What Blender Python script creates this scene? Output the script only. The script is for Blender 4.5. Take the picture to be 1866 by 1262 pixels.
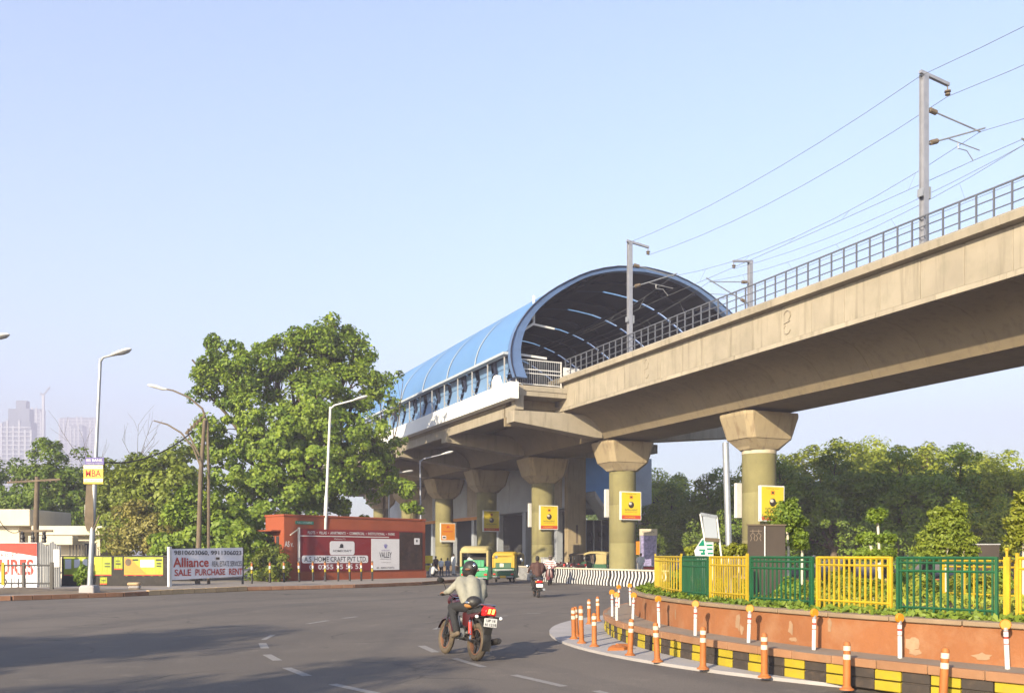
import bpy, bmesh, math, random
import numpy as np
from mathutils import Vector, Matrix, Euler

for o in list(bpy.data.objects): bpy.data.objects.remove(o)
SC = bpy.context.scene
COL = SC.collection
R = math.radians
random.seed(7)

# ------------------------------------------------------------------ camera, sky, sun, exposure
F = 1700.0; HZ = 1010.0; CX = 933.0; HC = 1.6           # focal length in photo pixels, horizon row, centre column, eye height
cam = bpy.data.cameras.new('camera'); camo = bpy.data.objects.new('camera', cam); COL.objects.link(camo)
camo.location = (0, 0, HC); camo.rotation_euler = (R(90), 0, 0)
cam.sensor_width = 36; cam.lens = 36 * F / 1866; cam.shift_y = (HZ - 631) / 1866
cam.clip_start = 0.1; cam.clip_end = 6000
SC.camera = camo

SUN_EL = 21.5
SUN_DIR = Vector((-0.5, -0.866, 0)).normalized()        # horizontal direction towards the sun
world = bpy.data.worlds.new('World'); SC.world = world; world.use_nodes = True
wn = world.node_tree.nodes; wl = world.node_tree.links
for n in list(wn): wn.remove(n)
sky = wn.new('ShaderNodeTexSky'); sky.sky_type = 'NISHITA'; sky.sun_disc = False
sky.sun_elevation = R(SUN_EL); sky.sun_rotation = math.atan2(SUN_DIR.x, SUN_DIR.y)
sky.air_density = 1.15; sky.dust_density = 1.2; sky.ozone_density = 2.9; sky.altitude = 200
bg = wn.new('ShaderNodeBackground'); bg.inputs['Strength'].default_value = 0.15
wo = wn.new('ShaderNodeOutputWorld')
wl.new(sky.outputs[0], bg.inputs[0]); wl.new(bg.outputs[0], wo.inputs[0])

sl = bpy.data.lights.new('sun', 'SUN'); sl.energy = 4.9; sl.angle = R(0.6); sl.color = (1.0, 0.86, 0.62)
so = bpy.data.objects.new('sun', sl); COL.objects.link(so)
sdir = Vector((SUN_DIR.x * math.cos(R(SUN_EL)), SUN_DIR.y * math.cos(R(SUN_EL)), math.sin(R(SUN_EL))))
so.rotation_euler = sdir.to_track_quat('Z', 'Y').to_euler(); so.location = (-20, -20, 30)
vs = SC.view_settings
vs.view_transform = 'Standard'; vs.look = 'None'; vs.gamma = 1; vs.use_curve_mapping = False; vs.exposure = 1.25
SC.cycles.max_bounces = 6; SC.cycles.diffuse_bounces = 3; SC.cycles.glossy_bounces = 2; SC.cycles.transmission_bounces = 3
SC.cycles.volume_bounces = 0; SC.cycles.transparent_max_bounces = 6
SC.cycles.use_denoising = True

def G(px, py, z=0.0):
    """ground point seen at photo pixel (px, py) on the level z"""
    y = F * (HC - z) / (py - HZ)
    return Vector(((px - CX) / F * y, y, z))
def AT(px, y):
    return (px - CX) / F * y
def ZA(py, y):
    return HC - (py - HZ) * y / F

# ------------------------------------------------------------------ mesh helpers
class MB:
    def __init__(s): s.v = []; s.f = []; s.m = []; s.cur = 0
    def add(s, vs_, fs):
        b = len(s.v); s.v += [tuple(p) for p in vs_]
        for f in fs: s.f.append(tuple(b + i for i in f)); s.m.append(s.cur)
        return s
    def box(s, x0, x1, y0, y1, z0, z1):
        return s.add([(x0,y0,z0),(x1,y0,z0),(x1,y1,z0),(x0,y1,z0),(x0,y0,z1),(x1,y0,z1),(x1,y1,z1),(x0,y1,z1)],
                     [(0,3,2,1),(4,5,6,7),(0,1,5,4),(1,2,6,5),(2,3,7,6),(3,0,4,7)])
    def obox(s, c, ax, ay, az):
        c = Vector(c); ax = Vector(ax); ay = Vector(ay); az = Vector(az)
        p = [c + i*ax + j*ay + k*az for k in (-1,1) for j in (-1,1) for i in (-1,1)]
        return s.add([p[0],p[1],p[3],p[2],p[4],p[5],p[7],p[6]], [(0,3,2,1),(4,5,6,7),(0,1,5,4),(1,2,6,5),(2,3,7,6),(3,0,4,7)])
    def beam(s, a, b, w, h, up=(0,0,1)):
        a = Vector(a); b = Vector(b); d = (b-a); L = d.length; d.normalize(); u = Vector(up)
        sd = d.cross(u)
        if sd.length < 1e-4: sd = d.cross(Vector((1,0,0)))
        sd.normalize(); u = sd.cross(d)
        return s.obox((a+b)/2, d*L/2, sd*w/2, u*h/2)
    def ring(s, c, ax, r, n, ry=None):
        ax = Vector(ax).normalized(); t = Vector((0,0,1)) if abs(ax.z) < .9 else Vector((1,0,0))
        u = ax.cross(t).normalized(); w = ax.cross(u)
        return [Vector(c) + u*math.cos(2*math.pi*i/n)*r + w*math.sin(2*math.pi*i/n)*(ry or r) for i in range(n)]
    def cyl(s, a, b, ra, rb=None, n=10, caps=True):
        a = Vector(a); b = Vector(b); rb = ra if rb is None else rb
        p = s.ring(a, b-a, ra, n) + s.ring(b, b-a, rb, n)
        fs = [(i, (i+1) % n, n+(i+1) % n, n+i) for i in range(n)]
        if caps: fs += [tuple(range(n))[::-1], tuple(range(n, 2*n))]
        return s.add(p, fs)
    def tube(s, pts, r, n=6):
        pts = [Vector(p) for p in pts]; k = len(pts); rr = r if isinstance(r, (list, tuple)) else [r]*k
        P = []
        for i, p in enumerate(pts):
            d = pts[min(i+1, k-1)] - pts[max(i-1, 0)]
            P += s.ring(p, d, rr[i], n)
        fs = [(j*n+i, j*n+(i+1) % n, (j+1)*n+(i+1) % n, (j+1)*n+i) for j in range(k-1) for i in range(n)]
        fs += [tuple(range(n))[::-1], tuple(range((k-1)*n, k*n))]
        return s.add(P, fs)
    def loft(s, rings, caps=True, closed=True):
        n = len(rings[0]); P = [p for r in rings for p in r]; k = len(rings)
        fs = [(j*n+i, j*n+(i+1) % n, (j+1)*n+(i+1) % n, (j+1)*n+i) for j in range(k-1) for i in range(n if closed else n-1)]
        if caps: fs += [tuple(range(n))[::-1], tuple(range((k-1)*n, k*n))]
        return s.add(P, fs)
    def lathe(s, prof, c=(0,0,0), n=16, axis='z'):
        rings = []
        for r, z in prof:
            q = []
            for i in range(n):
                a = 2*math.pi*i/n; x, y = r*math.cos(a), r*math.sin(a)
                p = {'z': (x, y, z), 'x': (z, x, y), 'y': (y, z, x)}[axis]
                q.append((p[0]+c[0], p[1]+c[1], p[2]+c[2]))
            rings.append(q)
        return s.loft(rings)
    def sph(s, c, r, nu=12, nv=8, M=None):
        if not isinstance(r, (tuple, list)): r = (r, r, r)
        P = []
        for j in range(1, nv):
            b = math.pi*j/nv
            for i in range(nu):
                a = 2*math.pi*i/nu
                P.append(Vector((r[0]*math.sin(b)*math.cos(a), r[1]*math.sin(b)*math.sin(a), r[2]*math.cos(b))))
        P += [Vector((0,0,r[2])), Vector((0,0,-r[2]))]
        if M is not None: P = [M @ p for p in P]
        P = [p + Vector(c) for p in P]
        fs = [((j-1)*nu+i, j*nu+i, j*nu+(i+1) % nu, (j-1)*nu+(i+1) % nu) for j in range(1, nv-1) for i in range(nu)]
        t = (nv-1)*nu; fs += [(t, i, (i+1) % nu) for i in range(nu)]
        e = (nv-2)*nu; fs += [(t+1, e+(i+1) % nu, e+i) for i in range(nu)]
        return s.add(P, fs)
    def prism(s, poly, axis, a, b):
        """extrude a 2-D polygon along an axis; poly in the other two coordinates"""
        n = len(poly)
        def mk(u, v, w): return {'x': (w,u,v), 'y': (u,w,v), 'z': (u,v,w)}[axis]
        P = [mk(u, v, a) for u, v in poly] + [mk(u, v, b) for u, v in poly]
        fs = [(i, (i+1) % n, n+(i+1) % n, n+i) for i in range(n)] + [tuple(range(n))[::-1], tuple(range(n, 2*n))]
        return s.add(P, fs)
    def torus(s, c, Rr, r, axis='x', nu=24, nv=8, ry=None):
        P = []
        for i in range(nu):
            a = 2*math.pi*i/nu
            for j in range(nv):
                b = 2*math.pi*j/nv; q = Rr + r*math.cos(b); h = (ry or r)*math.sin(b)
                x, y = q*math.cos(a), q*math.sin(a)
                p = {'x': (h, x, y), 'y': (x, h, y), 'z': (x, y, h)}[axis]
                P.append((p[0]+c[0], p[1]+c[1], p[2]+c[2]))
        fs = [(i*nv+j, ((i+1) % nu)*nv+j, ((i+1) % nu)*nv+(j+1) % nv, i*nv+(j+1) % nv) for i in range(nu) for j in range(nv)]
        return s.add(P, fs)
    def xf(s, M, start=0):
        for i in range(start, len(s.v)): s.v[i] = tuple(M @ Vector(s.v[i]))
        return s
    def mesh(s, name, mats, smooth=False, bevel=0, ang=38):
        me = bpy.data.meshes.new(name); me.from_pydata(s.v, [], s.f)
        mats = mats if isinstance(mats, (list, tuple)) else [mats]
        for m in mats: me.materials.append(m)
        if any(s.m): me.polygons.foreach_set('material_index', s.m)
        bm = bmesh.new(); bm.from_mesh(me)
        bmesh.ops.recalc_face_normals(bm, faces=bm.faces)
        if bevel:
            bmesh.ops.remove_doubles(bm, verts=bm.verts, dist=1e-5)
            es = [e for e in bm.edges if len(e.link_faces) == 2 and e.calc_face_angle(0) > .5]
            bmesh.ops.bevel(bm, geom=es, offset=bevel, segments=1, affect='EDGES', clamp_overlap=True)
        bm.to_mesh(me); bm.free()
        if smooth:
            me.polygons.foreach_set('use_smooth', [True]*len(me.polygons)); me.set_sharp_from_angle(angle=R(ang))
        me.update(); return me
    def build(s, name, mats, parent=None, smooth=False, bevel=0, ang=38, **kw):
        return link(name, s.mesh(name, mats, smooth, bevel, ang), parent, **kw)

def link(name, me, parent=None, loc=None, rot=None, scale=None, label=None, cat=None, group=None, kind=None):
    o = bpy.data.objects.new(name, me); COL.objects.link(o)
    if parent is not None: o.parent = parent
    if loc is not None: o.location = loc
    if rot is not None: o.rotation_euler = rot
    if scale is not None: o.scale = (scale,)*3 if isinstance(scale, (int, float)) else scale
    return tag(o, label, cat, group, kind)
def tag(o, label=None, cat=None, group=None, kind=None):
    if label: o['label'] = label
    if cat: o['category'] = cat
    if group: o['group'] = group
    if kind: o['kind'] = kind
    return o
def thing(name, label, cat, loc=(0,0,0), rz=0.0, group=None, kind=None):
    return link(name, None, None, loc, (0,0,rz), None, label, cat, group, kind)
def copy_tree(o, parent=None):
    c = o.copy(); COL.objects.link(c); c.parent = parent
    for ch in [x for x in o.children]: copy_tree(ch, c)
    return c
ORD = ['first','second','third','fourth','fifth','sixth','seventh','eighth','ninth','tenth','eleventh','twelfth','thirteenth','fourteenth','fifteenth']

# ------------------------------------------------------------------ materials
def nd(nt, t, **kw):
    n = nt.nodes.new(t)
    for k, v in kw.items(): setattr(n, k, v)
    return n
def pm(name, col, rough=.75, var=.18, scale=2.0, metal=0.0, bump=0.0, bscale=30.0, streak=0.0, streakcol=(.08,.06,.04),
       emit=None, estr=0.0, fine=0.0, spec=.4, dirt=0.0, dirtcol=(.12,.09,.06), ovar=0.0):
    K = .74; col = tuple(c*K for c in col); streakcol = tuple(c*K for c in streakcol); dirtcol = tuple(c*K for c in dirtcol)
    m = bpy.data.materials.new(name); m.use_nodes = True; nt = m.node_tree; L = nt.links
    b = nt.nodes['Principled BSDF']
    b.inputs['Roughness'].default_value = rough; b.inputs['Metallic'].default_value = metal
    b.inputs['Specular IOR Level'].default_value = spec
    tc = nd(nt, 'ShaderNodeTexCoord'); oi = nd(nt, 'ShaderNodeObjectInfo')
    ad = nd(nt, 'ShaderNodeVectorMath', operation='ADD'); ml = nd(nt, 'ShaderNodeVectorMath', operation='SCALE')
    cb = nd(nt, 'ShaderNodeCombineXYZ'); L.new(oi.outputs['Random'], cb.inputs[0]); L.new(oi.outputs['Random'], cb.inputs[1]); cb.inputs[2].default_value = 0
    L.new(cb.outputs[0], ml.inputs[0]); ml.inputs['Scale'].default_value = 37.0
    L.new(tc.outputs['Object'], ad.inputs[0]); L.new(ml.outputs[0], ad.inputs[1])
    def noise(sc, det=4, vec=None):
        n = nd(nt, 'ShaderNodeTexNoise'); n.inputs['Scale'].default_value = sc; n.inputs['Detail'].default_value = det
        n.inputs['Roughness'].default_value = .6
        L.new(vec or ad.outputs[0], n.inputs['Vector']); return n
    def mix(fac, a, bcol, blend='MIX'):
        x = nd(nt, 'ShaderNodeMix', data_type='RGBA', blend_type=blend)
        if isinstance(fac, float): x.inputs[0].default_value = fac
        else: L.new(fac, x.inputs[0])
        for i, q in ((6, a), (7, bcol)):
            if isinstance(q, (tuple, list)): x.inputs[i].default_value = (*q[:3], 1)
            else: L.new(q, x.inputs[i])
        return x.outputs[2]
    def ramp(src, lo, hi):
        r = nd(nt, 'ShaderNodeMapRange'); r.inputs[1].default_value = lo; r.inputs[2].default_value = hi
        L.new(src, r.inputs[0]); return r.outputs[0]
    n1 = noise(scale)
    lo = tuple(c*(1-var) for c in col); hi = tuple(min(1, c*(1+var)) for c in col)
    c = mix(ramp(n1.outputs[0], .3, .7), lo, hi)
    if fine:
        n2 = noise(bscale, 3); c = mix(ramp(n2.outputs[0], .35, .65), c, mix(float(fine), c, (0,0,0)))
    if streak:
        mp = nd(nt, 'ShaderNodeMapping'); mp.inputs['Scale'].default_value = (2.2, 2.2, .16); L.new(ad.outputs[0], mp.inputs[0])
        n3 = noise(1.6, 5, mp.outputs[0]); f = ramp(n3.outputs[0], .52, .75)
        mm = nd(nt, 'ShaderNodeMath', operation='MULTIPLY'); L.new(f, mm.inputs[0]); mm.inputs[1].default_value = streak
        c = mix(mm.outputs[0], c, streakcol)
    if dirt:
        n4 = noise(scale*2.7, 6); f = ramp(n4.outputs[0], .5, .72)
        mm = nd(nt, 'ShaderNodeMath', operation='MULTIPLY'); L.new(f, mm.inputs[0]); mm.inputs[1].default_value = dirt
        c = mix(mm.outputs[0], c, dirtcol)
    if ovar:
        hv = nd(nt, 'ShaderNodeHueSaturation'); h2 = nd(nt, 'ShaderNodeMapRange'); h2.inputs[3].default_value = 1-ovar; h2.inputs[4].default_value = 1+ovar
        L.new(oi.outputs['Random'], h2.inputs[0]); L.new(h2.outputs[0], hv.inputs['Value']); L.new(c, hv.inputs['Color']); c = hv.outputs[0]
    L.new(c, b.inputs['Base Color'])
    if bump:
        n5 = noise(bscale, 4); bp = nd(nt, 'ShaderNodeBump'); bp.inputs['Strength'].default_value = bump; bp.inputs['Distance'].default_value = .02
        L.new(n5.outputs[0], bp.inputs['Height']); L.new(bp.outputs[0], b.inputs['Normal'])
    if emit:
        b.inputs['Emission Color'].default_value = (*emit, 1); b.inputs['Emission Strength'].default_value = estr
    return m
def leafmat(name, a, bcol, trans=.3, rough=.55):
    m = bpy.data.materials.new(name); m.use_nodes = True; nt = m.node_tree; L = nt.links
    b = nt.nodes['Principled BSDF']; out = nt.nodes['Material Output']
    g = nd(nt, 'ShaderNodeNewGeometry'); oi = nd(nt, 'ShaderNodeObjectInfo')
    tc = nd(nt, 'ShaderNodeTexCoord'); n = nd(nt, 'ShaderNodeTexNoise'); n.inputs['Scale'].default_value = .55; n.inputs['Detail'].default_value = 2
    L.new(tc.outputs['Object'], n.inputs['Vector'])
    a1 = nd(nt, 'ShaderNodeMath', operation='MULTIPLY_ADD'); L.new(g.outputs['Random Per Island'], a1.inputs[0]); a1.inputs[1].default_value = .55
    mr = nd(nt, 'ShaderNodeMapRange'); mr.inputs[1].default_value = .3; mr.inputs[2].default_value = .7; mr.inputs[4].default_value = .45
    L.new(n.outputs[0], mr.inputs[0]); L.new(mr.outputs[0], a1.inputs[2])
    x = nd(nt, 'ShaderNodeMix', data_type='RGBA'); L.new(a1.outputs[0], x.inputs[0])
    x.inputs[6].default_value = (*a, 1); x.inputs[7].default_value = (*bcol, 1)
    hs = nd(nt, 'ShaderNodeHueSaturation'); L.new(x.outputs[2], hs.inputs['Color'])
    h2 = nd(nt, 'ShaderNodeMapRange'); h2.inputs[3].default_value = .8; h2.inputs[4].default_value = 1.15; L.new(oi.outputs['Random'], h2.inputs[0]); L.new(h2.outputs[0], hs.inputs['Value'])
    L.new(hs.outputs[0], b.inputs['Base Color']); b.inputs['Roughness'].default_value = rough; b.inputs['Specular IOR Level'].default_value = .35
    t = nd(nt, 'ShaderNodeBsdfTranslucent'); L.new(hs.outputs[0], t.inputs[0])
    ms = nd(nt, 'ShaderNodeMixShader'); ms.inputs[0].default_value = trans
    L.new(b.outputs[0], ms.inputs[1]); L.new(t.outputs[0], ms.inputs[2]); L.new(ms.outputs[0], out.inputs[0])
    return m
M = {}
def asphalt():
    m = bpy.data.materials.new('asphalt'); m.use_nodes = True; nt = m.node_tree; L = nt.links; b = nt.nodes['Principled BSDF']
    tc = nd(nt, 'ShaderNodeTexCoord')
    def noise(sc, det=4, vec=None, dim='3D'):
        n = nd(nt, 'ShaderNodeTexNoise', noise_dimensions=dim); n.inputs['Scale'].default_value = sc; n.inputs['Detail'].default_value = det; n.inputs['Roughness'].default_value = .62
        if vec is None: L.new(tc.outputs['Object'], n.inputs['Vector'])
        else: L.new(vec, n.inputs['W'])
        return n.outputs[0]
    def rng(src, lo, hi, a=0., c=1.):
        r = nd(nt, 'ShaderNodeMapRange'); r.inputs[1].default_value = lo; r.inputs[2].default_value = hi; r.inputs[3].default_value = a; r.inputs[4].default_value = c; L.new(src, r.inputs[0]); return r.outputs[0]
    def mix(fac, a, c):
        x = nd(nt, 'ShaderNodeMix', data_type='RGBA'); L.new(fac, x.inputs[0])
        for i_, q in ((6, a), (7, c)):
            if isinstance(q, tuple): x.inputs[i_].default_value = (*q, 1)
            else: L.new(q, x.inputs[i_])
        return x.outputs[2]
    def mul(a, c):
        x = nd(nt, 'ShaderNodeMath', operation='MULTIPLY'); L.new(a, x.inputs[0])
        if isinstance(c, float): x.inputs[1].default_value = c
        else: L.new(c, x.inputs[1])
        return x.outputs[0]
    c = mix(rng(noise(.12), .35, .65), (.088,.075,.067), (.128,.108,.094))
    # wheel paths worn round the island: bands by distance from its centre
    sb_ = nd(nt, 'ShaderNodeVectorMath', operation='DISTANCE'); L.new(tc.outputs['Object'], sb_.inputs[0]); sb_.inputs[1].default_value = (15.3, 18.3, 0)
    wob = nd(nt, 'ShaderNodeMath', operation='ADD'); L.new(sb_.outputs['Value'], wob.inputs[0]); L.new(rng(noise(.15), 0, 1, -1.2, 1.2), wob.inputs[1])
    c = mix(mul(rng(noise(.55, 3, wob.outputs[0], '1D'), .48, .66), .5), c, (.07,.062,.06))
    c = mix(mul(rng(noise(.7, 6), .55, .72), .45), c, (.075,.066,.062))
    c = mix(mul(rng(noise(1.7, 6), .58, .7), .35), c, (.19,.16,.135))
    # grit
    c = mix(mul(rng(noise(40, 2), .5, .68), .45), c, (.05,.045,.043)); c = mix(mul(rng(noise(55, 2), .6, .72), .5), c, (.24,.21,.185))
    # cracks
    v = nd(nt, 'ShaderNodeTexVoronoi', feature='DISTANCE_TO_EDGE'); v.inputs['Scale'].default_value = .33
    wv = nd(nt, 'ShaderNodeVectorMath', operation='ADD'); nn_ = nd(nt, 'ShaderNodeTexNoise'); nn_.inputs['Scale'].default_value = .9; L.new(tc.outputs['Object'], nn_.inputs['Vector']); L.new(tc.outputs['Object'], wv.inputs[0]); L.new(nn_.outputs['Color'], wv.inputs[1]); L.new(wv.outputs[0], v.inputs['Vector'])
    c = mix(mul(rng(v.outputs['Distance'], .004, .012, 1., 0.), rng(noise(.3), .5, .62, 0., .8)), c, (.03,.027,.026))
    L.new(c, b.inputs['Base Color']); b.inputs['Roughness'].default_value = .88; b.inputs['Specular IOR Level'].default_value = .25
    bp = nd(nt, 'ShaderNodeBump'); bp.inputs['Strength'].default_value = .5; bp.inputs['Distance'].default_value = .015; L.new(noise(45, 3), bp.inputs['Height']); L.new(bp.outputs[0], b.inputs['Normal'])
    return m
M['asphalt'] = asphalt()
M['dirt'] = pm('dirt', (.2,.15,.1), .95, .3, .5, bump=.6, bscale=8, fine=.2)
M['pavement'] = pm('pavement', (.27,.235,.21), .9, .15, .8, bump=.2, bscale=25, dirt=.4, dirtcol=(.22,.17,.13))
M['paint'] = pm('road_paint', (.27,.25,.24), .8, .12, 9, dirt=1.0, dirtcol=(.14,.13,.12))
M['concrete'] = pm('viaduct_concrete', (.335,.29,.222), .85, .13, .5, bump=.2, bscale=14, streak=.75, streakcol=(.17,.145,.1), dirt=.4, dirtcol=(.23,.21,.15), ovar=.07)
M['concrete2'] = pm('pier_cap_concrete', (.34,.27,.165), .85, .12, .7, bump=.15, bscale=14, streak=.8, streakcol=(.15,.09,.05), ovar=.05)
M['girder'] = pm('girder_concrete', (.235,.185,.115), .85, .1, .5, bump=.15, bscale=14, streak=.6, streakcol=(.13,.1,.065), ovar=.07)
M['shaft'] = pm('olive_pier_paint', (.225,.2,.085), .85, .16, .8, bump=.15, bscale=18, streak=.6, streakcol=(.12,.1,.05), fine=.12, dirt=.3, dirtcol=(.2,.19,.09), ovar=.06)
M['shaftband'] = pm('pale_pier_band', (.5,.42,.3), .85, .1, 1.5, streak=.3)
M['white'] = pm('white_paint', (.62,.61,.6), .6, .06, 2, dirt=.12)
M['whitefascia'] = pm('white_fascia', (.88,.87,.84), .7, .03, 1, dirt=.06)
M['cream'] = pm('cream_wall', (.62,.55,.42), .85, .06, 1.2, streak=.25, streakcol=(.4,.34,.25))
M['blue'] = pm('blue_roof_sheet', (.11,.235,.46), .55, .06, .35, streak=.3, streakcol=(.16,.24,.36), dirt=.25, dirtcol=(.17,.29,.46), spec=.3, ovar=.06)
M['bluepanel'] = pm('blue_panel', (.14,.25,.43), .5, .1, 1.2)
M['bluering'] = pm('blue_grey_panel', (.1,.17,.34), .5, .1, .9)
M['bluewall'] = pm('blue_wall_panel', (.1,.3,.68), .5, .06, 1)
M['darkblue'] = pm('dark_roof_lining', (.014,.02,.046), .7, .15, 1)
M['greyseam'] = pm('grey_roof_seam', (.42,.46,.5), .5, .1, 2)
M['greypanel'] = pm('grey_cladding', (.36,.39,.44), .6, .1, .7)
M['galv'] = pm('galvanised_steel', (.42,.43,.45), .45, .15, 3, metal=.6)
M['steelgrey'] = pm('grey_steel', (.3,.31,.36), .5, .12, 3, metal=.3)
M['rail'] = pm('dark_railing_paint', (.12,.13,.16), .6, .12, 3, metal=.2)
M['wire'] = pm('wire', (.22,.23,.25), .6, .1, 3, metal=.5)
M['black'] = pm('black_rubber', (.018,.017,.017), .75, .2, 8)
M['blackpaint'] = pm('black_paint', (.022,.02,.02), .5, .2, 5, dirt=.25, dirtcol=(.08,.06,.05))
M['blackwall'] = pm('black_wall', (.025,.022,.02), .8, .3, 1.5, dirt=.5, dirtcol=(.07,.055,.045))
M['brown'] = pm('weathered_wood', (.14,.105,.07), .85, .25, 3, streak=.4)
M['bark'] = pm('bark', (.12,.09,.065), .95, .3, 4, bump=.6, bscale=12)
M['brick'] = pm('red_painted_wall', (.3,.065,.022), .85, .12, .8, bump=.15, bscale=25, streak=.35, streakcol=(.25,.07,.03))
M['maroon'] = pm('maroon_print', (.2,.009,.013), .6, .06, 1)
M['darkprint'] = pm('dark_brown_print', (.03,.014,.01), .6, .6, 2.2, dirt=.5, dirtcol=(.09,.055,.035))
M['lavprint'] = pm('white_print', (.68,.66,.7), .6, .04, 2)
M['banner'] = pm('white_banner', (.9,.85,.9), .8, .05, 2, dirt=.08, dirtcol=(.4,.35,.3))
M['redprint'] = pm('red_print', (.5,.05,.03), .7, .15, 6)
M['inkprint'] = pm('black_print', (.03,.03,.035), .7, .2, 6)
M['bluelogo'] = pm('violet_print', (.12,.1,.3), .7, .2, 6)
M['adyellow'] = pm('yellow_print', (.66,.5,.01), .45, .03, 2)
M['adorange'] = pm('orange_print', (.6,.22,.01), .45, .08, 1.5)
M['adred'] = pm('orange_red_print', (.5,.055,.015), .45, .04, 2)
M['orange'] = pm('orange_plastic', (.4,.125,.025), .65, .18, 4, dirt=.6, dirtcol=(.3,.12,.05))
M['orangewall'] = pm('orange_wall_paint', (.29,.11,.04), .85, .16, .9, bump=.3, bscale=20, dirt=.55, dirtcol=(.36,.2,.11), streak=.2, streakcol=(.2,.07,.025))
M['stonecap'] = pm('stone_coping', (.27,.19,.12), .85, .15, 1.5, bump=.2, bscale=20)
M['ledge'] = pm('ledge_paving', (.25,.195,.15), .9, .12, 1.2, bump=.2, bscale=20, dirt=.3, dirtcol=(.25,.18,.12))
M['flag'] = pm('kerb_flagstone', (.3,.15,.075), .85, .18, 1.2, bump=.2, bscale=20, dirt=.3, dirtcol=(.36,.24,.15))
M['kerbyellow'] = pm('yellow_kerb_paint', (.38,.29,.012), .8, .12, 3, dirt=.35, dirtcol=(.28,.2,.06))
M['kerbblack'] = pm('black_kerb_paint', (.045,.035,.03), .8, .2, 3, dirt=.4, dirtcol=(.14,.09,.06))
M['kerbred'] = pm('red_brown_kerb', (.24,.12,.07), .9, .2, 1.2, bump=.2, bscale=20, dirt=.4, dirtcol=(.3,.22,.15))
M['kerbstone'] = pm('sandstone_kerb', (.52,.36,.2), .9, .18, 1.5, bump=.2, bscale=20)
M['strip'] = pm('concrete_apron', (.36,.335,.335), .9, .12, 1.0, bump=.2, bscale=25, dirt=.3, dirtcol=(.32,.28,.25))
M['fencegreen'] = pm('green_fence_paint', (.006,.08,.028), .65, .2, 4, dirt=.35, dirtcol=(.03,.06,.03), ovar=.12)
M['fenceyellow'] = pm('yellow_fence_paint', (.45,.31,.008), .65, .15, 4, dirt=.4, dirtcol=(.3,.19,.02), ovar=.1)
M['reflect'] = pm('pale_reflective_band', (.62,.56,.45), .5, .1, 6, dirt=.3)
M['autogreen'] = pm('green_vehicle_paint', (.02,.27,.1), .35, .1, 2, spec=.6, dirt=.15)
M['autodark'] = pm('dark_green_paint', (.012,.085,.035), .45, .1, 2)
M['autoyellow'] = pm('yellow_canvas', (.45,.28,.02), .7, .1, 2)
M['autocream'] = pm('cream_canvas', (.36,.29,.12), .7, .1, 2)
M['glass'] = pm('dark_glass', (.02,.022,.025), .12, .1, 2, spec=.6)
M['chrome'] = pm('chrome', (.6,.6,.6), .2, .05, 4, metal=1)
M['bikered'] = pm('red_bike_paint', (.06,.006,.006), .3, .1, 4, spec=.6)
M['tyre'] = pm('dusty_tyre', (.1,.075,.05), .9, .25, 6)
M['rimdust'] = pm('dusty_rim', (.25,.12,.07), .7, .2, 6, metal=.3)
M['tail'] = pm('red_lens', (.5,.01,.01), .3, .05, 4)
M['taillit'] = pm('lit_brake_bar', (.9,.25,.05), .3, .05, 4, emit=(1,.28,.06), estr=2.2)
M['headlit'] = pm('white_lamp', (.9,.9,.9), .2, .02, 4)
M['skin'] = pm('skin', (.23,.12,.07), .6, .06, 6)
M['hair'] = pm('dark_hair', (.012,.01,.009), .6, .2, 20)
M['soil'] = pm('soil', (.1,.075,.045), .95, .3, 2, bump=.5, bscale=10)
M['trackbed'] = pm('track_concrete', (.3,.27,.23), .9, .15, 1)
M['tower'] = pm('tower_frame', (.62,.64,.68), .9, .05, .1)
M['towerdark'] = pm('tower_infill', (.2,.24,.3), .9, .1, .05)
M['poster'] = pm('green_yellow_poster', (.33,.38,.025), .6, .1, 3)
M['signgreen'] = pm('green_sign', (.0,.2,.12), .5, .08, 4)
M['darkboard'] = pm('dark_brown_board', (.055,.04,.03), .6, .2, 2)
M['corr'] = pm('grey_corrugated_sheet', (.38,.38,.38), .6, .12, 2, dirt=.3, dirtcol=(.3,.27,.24))
M['plaster'] = pm('bare_plaster', (.36,.23,.14), .9, .2, 3, dirt=.5, dirtcol=(.3,.14,.06))
M['purple'] = pm('violet_poster', (.3,.27,.48), .6, .5, 5, dirt=.4, dirtcol=(.55,.5,.6))
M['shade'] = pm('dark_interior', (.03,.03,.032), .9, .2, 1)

# ------------------------------------------------------------------ text
def textmesh(s, x0, x1, z0, z1, y=-.004, off=0.0, shear=0.0, keep=False, ext=.002):
    """lettering as a mesh in the plane y, facing -y, filling the rectangle x0..x1, z0..z1"""
    cu = bpy.data.curves.new('t', 'FONT'); cu.body = s; cu.size = 1; cu.offset = off; cu.shear = shear; cu.extrude = .0
    cu.resolution_u = 3
    o = bpy.data.objects.new('t', cu); COL.objects.link(o)
    dg = bpy.context.evaluated_depsgraph_get(); me = bpy.data.meshes.new_from_object(o.evaluated_get(dg))
    bpy.data.objects.remove(o); bpy.data.curves.remove(cu)
    n = len(me.vertices); co = np.zeros(n*3); me.vertices.foreach_get('co', co); co = co.reshape(-1, 3)
    mn = co.min(0); mx = co.max(0); sx = (x1-x0)/max(1e-6, mx[0]-mn[0]); sz = (z1-z0)/max(1e-6, mx[1]-mn[1])
    ox = x0
    if keep:
        k = min(sx, sz); ox = (x0+x1)/2 - k*(mx[0]-mn[0])/2; sx = sz = k
    new = np.stack([ox+(co[:,0]-mn[0])*sx, np.full(n, y), z0+(co[:,1]-mn[1])*sz], 1)
    me.vertices.foreach_set('co', new.reshape(-1)); me.update(); me.materials.clear()
    return me
def text(name, s, x0, x1, z0, z1, m, parent, y=-.004, **kw):
    me = textmesh(s, x0, x1, z0, z1, y, **kw); me.materials.append(m); return link(name, me, parent)

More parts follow.
